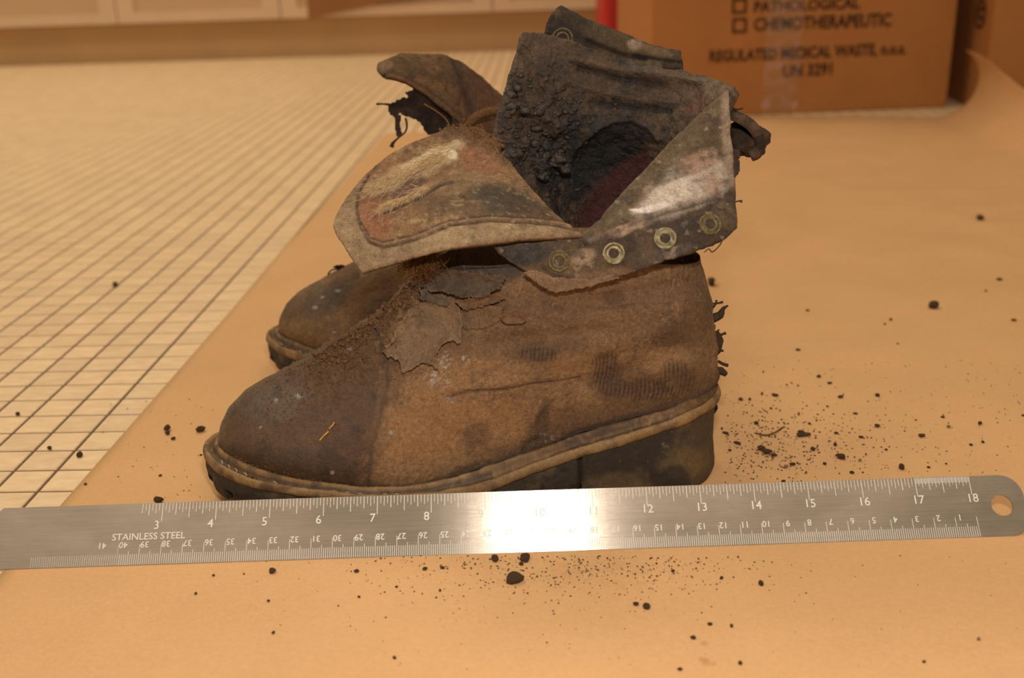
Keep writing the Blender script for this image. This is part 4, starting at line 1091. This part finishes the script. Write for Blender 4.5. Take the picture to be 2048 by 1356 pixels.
# -------- fibres and threads
def fibres(name, rng, n, startf, dirf, ln, rad, m, parent, bend=.5):
    parts = []
    for _ in range(n):
        p = startf(rng); d = dirf(rng); d /= np.linalg.norm(d); L = ln * rng.uniform(.5, 1.3); pts = [p]
        for k in range(4):
            d = d + np.array([rng.uniform(-1, 1) for _ in range(3)]) * bend; d /= np.linalg.norm(d)
            p = p + d * L / 4; pts.append(p)
        P = np.array(pts); T = np.gradient(P, axis=0); T /= np.linalg.norm(T, axis=1)[:, None]
        a = np.cross(T, FWD); a /= np.linalg.norm(a, axis=1)[:, None] + 1e-9; b = np.cross(T, a)
        V = np.stack([P + a * rad, P - a * rad * .5 + b * rad * .87, P - a * rad * .5 - b * rad * .87], 1).reshape(-1, 3)
        parts.append((V, grid_faces(len(P), 3, True)))
    V, Fc = join_vf(parts)
    return tag(meshobj(name, V, Fc, m, parent), kind='stuff')
rng = random.Random(4)
fibres('frayed_tuft', rng, 380, lambda r: ony(r.uniform(818, 872), r.uniform(492, 530), r.uniform(.482, .492)), lambda r: np.array([r.uniform(-.5, .2), r.uniform(-.3, .3), -1.]), .013, .00016, M['fibre'], boot, .75)
fdir = ony(745, 390, .5005) - ony(910, 300, .520); fdir /= np.linalg.norm(fdir)
fibres('felt_fibres', rng, 210, lambda r: (lambda t: ony(752 + 160 * t + r.uniform(-8, 8), 378 - 84 * t + r.uniform(-14, 14), .5015 + .0175 * t - .0015))(r.random()), lambda r: fdir + np.array([r.uniform(-.35, .35), r.uniform(-.2, .1), r.uniform(-.45, .45)]), .011, .00010, M['pale_fibre'], tongue, .32)
fibres('felt_fibres', rng, 55, lambda r: (lambda t: ony(765 + 95 * t + r.uniform(-6, 6), 412 - 42 * t + r.uniform(-6, 6), .4845 + .008 * t))(r.random()), lambda r: fdir + np.array([r.uniform(-.4, .4), r.uniform(-.2, .1), r.uniform(-.6, .4)]), .009, .00010, M['pale_fibre'], tongue, .4)
def thread(pts, rad, m, parent, name='thread'): return tube(name, [ony(*p) for p in pts], rad, m, parent, 5)
thread([(1445, 475, .472), (1440, 490, .471), (1425, 504, .470), (1418, 498, .469), (1408, 505, .468)], [.0004, .0003, .0003, .0003, .0002], M['dark_fibre'], boot)
thread([(1464, 216, .53), (1475, 219, .529), (1486, 217, .528)], [.0006, .0004, .0005], M['dark_fibre'], boot)
thread([(1470, 404, .485), (1478, 402, .485), (1484, 403, .485)], [.0003, .0004, .0008], M['dark_fibre'], boot)
thread([(905, 268, .536), (893, 240, .548), (872, 222, .552), (848, 208, .553)], [.0005, .0004, .0004, .0005], M['fibre'], boot)
# dry roots and leaf bits stuck to the heel
def bit(pts, rad, name='dry_root'): tube(name, [ony(x, y, Y) for x, y, Y in pts], rad, M['dark_fibre'], boot, 6)
HYp = .515
bit([(1416, 606, HYp), (1432, 607, HYp - .002), (1446, 604, HYp - .002)], [.0005, .0005, .0007]); bit([(1420, 622, HYp), (1431, 608, HYp - .002), (1433, 600, HYp - .002)], [.0008, .0006, .0005])
bit([(1420, 645, HYp), (1428, 636, HYp - .001), (1440, 630, HYp - .001), (1446, 618, HYp - .002), (1456, 611, HYp - .003)], [.0012, .0026, .0022, .0011, .0004], 'dry_leaf')
bit([(1425, 668, HYp), (1428, 658, HYp), (1430, 650, HYp)], [.0006, .0007, .0004])
bit([(1428, 714, HYp), (1433, 700, HYp), (1436, 682, HYp), (1434, 664, HYp)], [.0010, .0026, .0030, .0012], 'dry_leaf')
bit([(1436, 672, HYp), (1446, 668, HYp - .001), (1452, 666, HYp - .001)], [.0010, .0007, .0009]); bit([(1432, 664, HYp), (1439, 659, HYp)], [.0007, .0004]); bit([(1438, 700, HYp), (1447, 702, HYp)], [.0009, .0006])
bit([(1436, 722, HYp), (1446, 728, HYp - .001), (1456, 731, HYp - .001)], [.0008, .0009, .0010]); bit([(1432, 738, HYp), (1442, 742, HYp - .001), (1452, 749, HYp - .001)], [.0014, .0024, .0014], 'dry_leaf'); bit([(1430, 752, HYp), (1436, 748, HYp)], [.0014, .0008])

# -------- soil crumbs caked on the near boot (one uncountable crust)
def rock(rng, r, sub=1):
    bm = bmesh.new(); bmesh.ops.create_icosphere(bm, subdivisions=sub, radius=1)
    V = np.array([v.co[:] for v in bm.verts]); bm.verts.index_update(); Fc = [tuple(v.index for v in f.verts) for f in bm.faces]; bm.free()
    o = np.array([rng.uniform(-50, 50) for _ in range(3)])
    V = V * (1 + .45 * fbm(V + o, 1.3, 3, 5))[:, None] * np.array([rng.uniform(.75, 1.3), rng.uniform(.75, 1.3), rng.uniform(.55, .95)]) * r
    a = rng.uniform(0, 6.28); R = np.array([[math.cos(a), -math.sin(a), 0], [math.sin(a), math.cos(a), 0], [0, 0, 1]])
    return V @ R.T, Fc
rng = random.Random(9); parts = []
for _ in range(900):
    t = rng.random(); x = 640 + 200 * t + rng.gauss(0, 16); y = 712 - 160 * t + rng.gauss(0, 12) + abs(rng.gauss(0, 10))
    p = surf(x, y); V, Fc = rock(rng, rng.uniform(.0003, .0009) * (1 + .8 * (rng.random() < .1))); parts.append((V + p, Fc))
for _ in range(760):
    x = rng.gauss(650, 85); y = 770 + rng.gauss(0, 40) - (x - 640) * .35
    if y > 930: continue
    p = surf(x, y); V, Fc = rock(rng, rng.uniform(.0002, .00055)); parts.append((V + p, Fc))
for _ in range(260):
    t = rng.random(); x = 465 + 340 * t; y = np.interp(x, [450, 520, 620, 700, 805], [912, 950, 972, 982, 986]) - abs(rng.gauss(0, 5))
    p = surf(x, y); V, Fc = rock(rng, rng.uniform(.0003, .0007)); parts.append((V + p, Fc))
V, Fc = join_vf(parts); tag(meshobj('soil_crust', V, Fc, M['soil_tan'], boot), kind='stuff')
parts = []
for _ in range(130):
    k = rng.randrange(TC.shape[0] // 4, 3 * TC.shape[0] // 4); j = int(abs(rng.gauss(0, .16)) * TC.shape[1]) % TC.shape[1]
    V, Fc = rock(rng, rng.uniform(.0005, .0016) * (1 + (rng.random() < .15))); parts.append((V * np.array([1.2, .6, 1.]) + TC[k, j] + TCN[k, j] * .0002, Fc))
for _ in range(26):
    x, y = rng.gauss(1085, 26), rng.gauss(325, 22); XC = TC.reshape(-1, 3)
    V, Fc = rock(rng, rng.uniform(.0012, .0040), 3); V = V * (1 + .25 * fbm(V, 500, 3, 4))[:, None]; parts.append((V + ony(x, y, .556), Fc))
V, Fc = join_vf(parts); tag(meshobj('soil_lumps', V, Fc, M['lump'], boot), kind='stuff')
parts = []
for _ in range(520):
    t = rng.random(); x = 890 + 110 * t + rng.gauss(0, 6); y = np.interp(x, [880, 930, 960, 1000, 1030], [262, 258, 264, 290, 330]) + rng.gauss(3, 6)
    V, Fc = rock(rng, rng.uniform(.0004, .0013)); parts.append((V + ony(x, y, .5405 - (y - 262) * .0003), Fc))
V, Fc = join_vf(parts); tag(meshobj('soil_crust', V, Fc, M['soil_tan'], tongue), kind='stuff')

# ------------------------------------------------------------------ far boot
_t = onz(535, 697, .018)
FR2 = Frame((_t[0] + .001, _t[1], .0004), math.radians(3.5))
boot2 = empty('leather_boot', tuple(FR2(.13, 0., 0.)))
tag(boot2, 'second brown leather boot standing behind the first, its toe and torn flap showing', 'boot')
G2, U2, W2, Z2 = upper_grid(FR2, 130, 300, 110)
N2 = grid_normals(G2, True)
if N2[40, 140] @ (-FWD) < 0: N2 = -N2
V = G2.reshape(-1, 3); p = Paint(V, lin(122, 84, 48))
p.mottle(40, lin(86, 62, 40), .75, -.1, .35, 1); p.mottle(80, lin(140, 100, 56), .6, .1, .5, 2); p.mottle(200, lin(150, 118, 76), .35, .25, .5, 3)
p.ell(640, 600, 60, 30, lin(66, 52, 42), .5, -25); p.ell(600, 660, 30, 24, lin(128, 94, 50), .5); p.ell(760, 600, 40, 50, lin(92, 58, 30), .5)
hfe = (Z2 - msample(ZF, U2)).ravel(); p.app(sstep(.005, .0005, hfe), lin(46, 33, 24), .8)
for cx, cy, r in ((630, 615, 5), (645, 594, 4), (675, 580, 5), (668, 665, 3)): p.ell(cx, cy, r, r * .6, lin(176, 164, 146), .6, rough=.2)
d = fbm(V, 45, 4, 61) * .0011 + fbm(V, 160, 4, 62) * .0005
V2_ = V + N2.reshape(-1, 3) * (d * sstep(0, .003, hfe) * np.clip(np.abs(W2.ravel()) / .004, .25, 1))[:, None]
meshobj('upper', V2_, grid_faces(G2.shape[0], G2.shape[1], True), M['leather'], boot2, p.c)
build_sole(FR2, boot2, 41, 220, 110, False)
FARF = [
 [(757, 122, .662), (800, 107, .675), (860, 108, .685), (905, 112, .690), (960, 148, .700), (1012, 195, .700)],
 [(754, 132, .658), (805, 125, .663), (860, 132, .668), (915, 150, .672), (960, 185, .680), (1012, 220, .685)],
 [(760, 144, .654), (810, 145, .655), (865, 165, .656), (915, 195, .658), (955, 225, .663), (1010, 255, .670)],
 [(772, 151, .652), (815, 163, .650), (860, 193, .650), (900, 224, .650), (945, 258, .655), (1005, 290, .660)]]
def paintF(p):
    p.c[:] = lin(112, 80, 50); p.mottle(50, lin(84, 60, 40), .7, -.05, .4, 1); p.mottle(120, lin(126, 82, 52), .6, .1, .5, 2); p.mottle(260, lin(60, 46, 38), .5, .15, .45, 3)
    p.ell(965, 195, 40, 60, lin(92, 58, 40), .7, -25); p.line([(905, 112), (922, 150), (935, 190), (945, 225)], 8, lin(62, 46, 38), .7, -.0012)
    p.line([(760, 140), (800, 148), (850, 175), (900, 212), (940, 245)], 4, lin(70, 52, 40), .6, -.0008); p.ell(770, 130, 16, 10, lin(140, 108, 78), .6)
make_sheet('tongue_flap', FARF, 200, 90, .0032, M['lining'], boot2, paintF, .0012, 150, ((50, .0012), (160, .0006), (500, .0003)), 23, back=lin(40, 30, 24))
def paintW(p):
    p.c[:] = lin(62, 46, 35); p.mottle(60, lin(42, 33, 27), .7, 0, .4, 1); p.mottle(140, lin(92, 68, 48), .5, .1, .5, 2)
make_sheet('shaft_wall', [
 [(905, 231, .651), (945, 260, .655), (1000, 290, .660), (1060, 310, .660)],
 [(895, 320, .651), (935, 335, .647), (1000, 340, .648), (1070, 345, .648)],
 [(880, 402, .655), (919, 406, .638), (1000, 394, .634), (1090, 389, .637)]], 60, 60, .003, M['lining'], boot2, paintW, .001, 150, ((60, .001), (200, .0005)), 51)
make_sheet('shaft_wall', [
 [(950, 190, .704), (1010, 225, .712), (1100, 240, .716), (1200, 250, .716), (1290, 270, .706)],
 [(945, 270, .704), (1010, 285, .710), (1100, 290, .713), (1200, 295, .713), (1285, 310, .704)],
 [(936, 356, .702), (1010, 346, .706), (1100, 342, .708), (1200, 344, .706), (1270, 360, .699)]], 80, 60, .003, M['lining'], boot2, paintW, .001, 150, ((60, .001), (200, .0005)), 53)
TAT = [(812, 186), (826, 178), (840, 184), (850, 190), (862, 196), (880, 208), (900, 226), (925, 250), (950, 275), (920, 280), (890, 272), (868, 266), (858, 268), (848, 262), (843, 246), (830, 238), (812, 232), (800, 228), (790, 234), (780, 224), (776, 212), (782, 204), (800, 200), (818, 192)]
poly_sheet('torn_tongue', TAT, lambda x, y: ony(x, y, .652 + (x - 780) * .00006 + (y - 180) * .0001), boot2, M['scrap'], pscrap(lin(56, 42, 34), lin(38, 30, 26), lin(78, 58, 44)), 2.6, .0012, 0, .0016, 31, 7.)
poly_sheet('torn_shred', [(790, 232), (802, 230), (800, 250), (804, 270), (794, 274), (790, 258)], lambda x, y: ony(x, y, .652), boot2, M['scrap'], pscrap(lin(60, 46, 36), lin(44, 34, 28), lin(78, 58, 44)), 2., .0012, 0, .0006, 33, 2.)
thread([(778, 209, .652), (766, 208, .652), (753, 208, .652)], [.0009, .0005, .0008], M['dark_fibre'], boot2)
thread([(811, 236, .652), (814, 250, .651), (810, 264, .650), (796, 276, .650), (786, 286, .650), (783, 294, .650)], [.0007, .0007, .0006, .0006, .0010, .0016], M['dark_fibre'], boot2)
thread([(770, 147, .652), (767, 151, .652)], [.0007, .0009], M['dark_fibre'], boot2)
thread([(935, 252, .645), (955, 232, .645), (985, 222, .65), (1010, 224, .655)], [.003, .003, .003, .003], M['soil_tan'], boot2, 'rolled_edge')
poly_sheet('torn_shred', [(668, 534), (682, 528), (700, 534), (722, 542), (735, 552), (720, 556), (700, 548), (680, 545)], lambda x, y: ony(x, y, .665), boot2, M['scrap'], pscrap(lin(58, 46, 36), lin(44, 36, 30), lin(78, 60, 46)), 2., .0018, 0, .001, 37, 3.)
thread([(672, 538, .665), (662, 541, .665), (656, 549, .665)], [.0006, .0005, .0007], M['dark_fibre'], boot2)

# ------------------------------------------------------------------ soil clods lying about
PAPZ = .0012
rng = random.Random(21)
proto = []
for k in range(10):
    V, Fc = rock(rng, 1.0, 2 if k < 6 else 2); V[:, 2] -= V[:, 2].min() * .86
    me = bpy.data.meshes.new('soil_clod'); me.from_pydata(V.tolist(), [], [tuple(f) for f in Fc]); me.polygons.foreach_set('use_smooth', [True] * len(me.polygons)); proto.append(me)
meshes = {}
def clod(px, py, rpx, label, group='soil crumbs on the brown paper', m='soil_dark', el=1., z=0.0005, ang=0.):
    P = onz(px, py, z); sc = rpx / F * float((P - CAM) @ FWD)
    k = rng.randrange(len(proto)); key = (k, m)
    if key not in meshes:
        me = proto[k].copy(); me.materials.append(M[m]); meshes[key] = me
    o = bpy.data.objects.new('soil_clod', meshes[key]); col.objects.link(o)
    o.location = tuple(P); o.scale = (sc * el, sc, sc * .95); o.rotation_euler = (0, 0, ang if el != 1 else rng.uniform(0, 6.28))
    tag(o, label, 'soil clod', group)
named = [(1959, 440, 10, 'dark soil clod alone on the paper nearest the right edge, below the curled corner'), (1866, 616, 11, 'upright dark soil clod right of the heel, midway to the right edge'),
 (1423, 570, 10, 'round dark clod just right of the boot, under the eyelet flap'), (1028, 1163, 14, 'largest dark clod, lying in front of the ruler near its middle', 1.35, -.7),
 (1050, 1120, 10, 'flat dark clod touching the ruler front edge near its middle', 1.3, .4), (545, 1144, 7, 'small dark clod in front of the ruler below the six inch mark'),
 (318, 1006, 10, 'brown clod just behind the ruler left of the boot toe'), (160, 913, 8, 'round tan clod on the tile beside the paper edge'), (100, 899, 5, 'tiny dark clod on the grout line at the left'),
 (36, 830, 5, 'tiny dark clod on the tile at the far left edge'), (231, 573, 6, 'blurred dark clod alone on the tiles at upper left'), (335, 860, 8, 'upper clod of the pair on the paper left of the toe'), (402, 863, 8, 'single brown clod on paper just left of the boot toe'),
 (1681, 916, 8, 'round brown clod on the paper right of the heel above the ruler'), (1803, 937, 7, 'brown clod just above the ruler near the fifteen inch mark'), (1293, 1216, 7, 'rightmost of two dark clods in front of the ruler below the twelve inch mark'), (1272, 1211, 6, 'leftmost of two dark clods in front of the ruler below the twelve inch mark'), (1522, 1170, 7, 'brown clod in front of the ruler below the fourteen inch mark')]
for it in named:
    x, y, r, lb = it[:4]; el, an = (it[4], it[5]) if len(it) > 4 else (1., 0.)
    clod(x, y, r, lb, 'larger soil clods lying singly', 'soil_tan' if 'tan' in lb or 'brown clod' in lb else 'soil_dark', el, .0 if 'tile' in lb or 'grout' in lb else .0006, an)
sc_ = [(497, 550, 5), (850, 590, 6), (825, 608, 5), (880, 690, 4), (458, 717, 6), (545, 831, 8), (592, 858, 6), (457, 868, 5), (305, 905, 6), (360, 910, 9), (215, 928, 9), (253, 928, 8), (638, 918, 8), (793, 912, 9), (582, 957, 5), (343, 965, 5), (460, 985, 5), (135, 1052, 7), (150, 1070, 8), (280, 1030, 9), (505, 1030, 7), (200, 1113, 9), (168, 1143, 7), (300, 1138, 16), (325, 1155, 16), (355, 1165, 9), (465, 1080, 12), (495, 1078, 10), (470, 1068, 9), (520, 1140, 10), (618, 1070, 6), (615, 1120, 9), (725, 1087, 6), (793, 1042, 10), (700, 987, 6), (980, 1082, 9), (1070, 1002, 6), (1228, 1030, 8), (1240, 1108, 6), (1190, 1120, 6), (685, 1238, 8), (395, 1277, 9), (433, 1203, 8), (570, 1200, 7), (1310, 422, 9), (1253, 468, 5), (1372, 592, 7), (1410, 995, 5), (1085, 1200, 5), (1010, 1215, 6), (830, 1140, 5), (745, 1160, 5), (310, 810, 4), (410, 865, 4)]
def zone(x, y):
    if y > 1090: return ('small dark soil crumb on the brown paper in front of the ruler', 'crumbs in front of the ruler')
    if x < 500: return ('small dark soil crumb on the brown paper left of the boot toe', 'crumbs left of the toe')
    if y > 780: return ('small dark soil crumb in the dense scatter between the heel and the ruler', 'crumbs scattered beside the heel')
    return ('small dark soil crumb on the bare paper further back right of the boots', 'crumbs on the far right of the paper')
for cx, cy, r in sc_: clod(1380 + cx / 2.118, 360 + cy / 2.118 + 2, r / 2.118, *zone(1380 + cx / 2.118, 360 + cy / 2.118), 'soil_dark' if rng.random() < .75 else 'soil', rng.choice([1., 1.3, 1.5]), .0006, rng.uniform(-.5, .5))
for x, y, r in [(336, 869, 5), (347, 879, 4), (402, 911, 3), (321, 952, 3), (171, 969, 3), (990, 1122, 8), (1042, 1130, 5), (1346, 1144, 4), (713, 1144, 4), (885, 1137, 4), (850, 1139, 4), (789, 1317, 4), (1386, 1278, 5), (1420, 1250, 4), (1480, 1329, 5), (1848, 1325, 4), (1443, 1158, 4), (547, 1267, 4), (880, 1182, 3), (1463, 1254, 4), (1360, 1340, 4), (537, 1203, 3), (427, 1152, 3), (392, 1188, 3), (718, 1195, 3), (793, 1175, 3)]:
    clod(x, y, r, *zone(x, y), 'soil_dark', 1., .0006)
for x, y, r in [(1720, 922, 4), (1571, 935, 4), (1897, 855, 4), (1384, 1155, 2.5), (1957, 1280, 4)]:
    clod(x, y, r, 'small pale crumb among the dark soil on the brown paper', 'pale crumbs on the brown paper', 'soil_pale', 1., .0006)
parts = []
def speck(x, y, r):
    P = onz(x, y, .0006); s = r / F * float((P - CAM) @ FWD); V, Fc = rock(rng, s, 1); parts.append((V + P + bz * s * .4, Fc))
for _ in range(560):
    y_ = 890 + rng.gauss(0, 42)
    if y_ < 985: speck(1450 + abs(rng.gauss(0, 150)), y_, rng.uniform(.6, 2.2))
for _ in range(260): speck(1440 + rng.uniform(0, 600), rng.uniform(720, 950), rng.uniform(.5, 1.6))
for _ in range(620): speck(rng.gauss(1150, 210), 1112 + abs(rng.gauss(0, 45)), rng.uniform(.6, 2.4))
for _ in range(160): speck(rng.uniform(480, 2040), rng.uniform(1110, 1340), rng.uniform(.5, 1.6))
for _ in range(60): speck(rng.uniform(200, 470), rng.uniform(780, 1000), rng.uniform(.5, 1.5))
V, Fc = join_vf(parts); tag(meshobj('fine_soil', V, Fc, M['soil_dark'], base=(0, .5, 0)), 'fine dark soil grains dusted over the brown paper', 'soil', kind='stuff')
# straw and a root strand
def on(x, y, off=.0006): p = surf(x, y); d = CAM - p; return p + d / np.linalg.norm(d) * off
st1 = tube('straw_fragment', [on(636, 878), on(645, 869), on(655, 860)], .00042, M['straw'], None, 5); tag(st1, 'longer yellow straw fragment stuck on the boot toe', 'straw')
st2 = tube('straw_fragment', [on(657, 853), on(662, 847), on(667, 841)], .00042, M['straw'], None, 5); tag(st2, 'shorter yellow straw fragment stuck on the boot toe', 'straw')
rt_ = tube('root_strand', [onz(1511, 866, .001), onz(1530, 870, .0012), onz(1548, 866, .0014), onz(1565, 855, .001)], .0005, M['fibre'], None, 5); tag(rt_, 'thin brown root strand lying on the paper behind the heel', 'root')
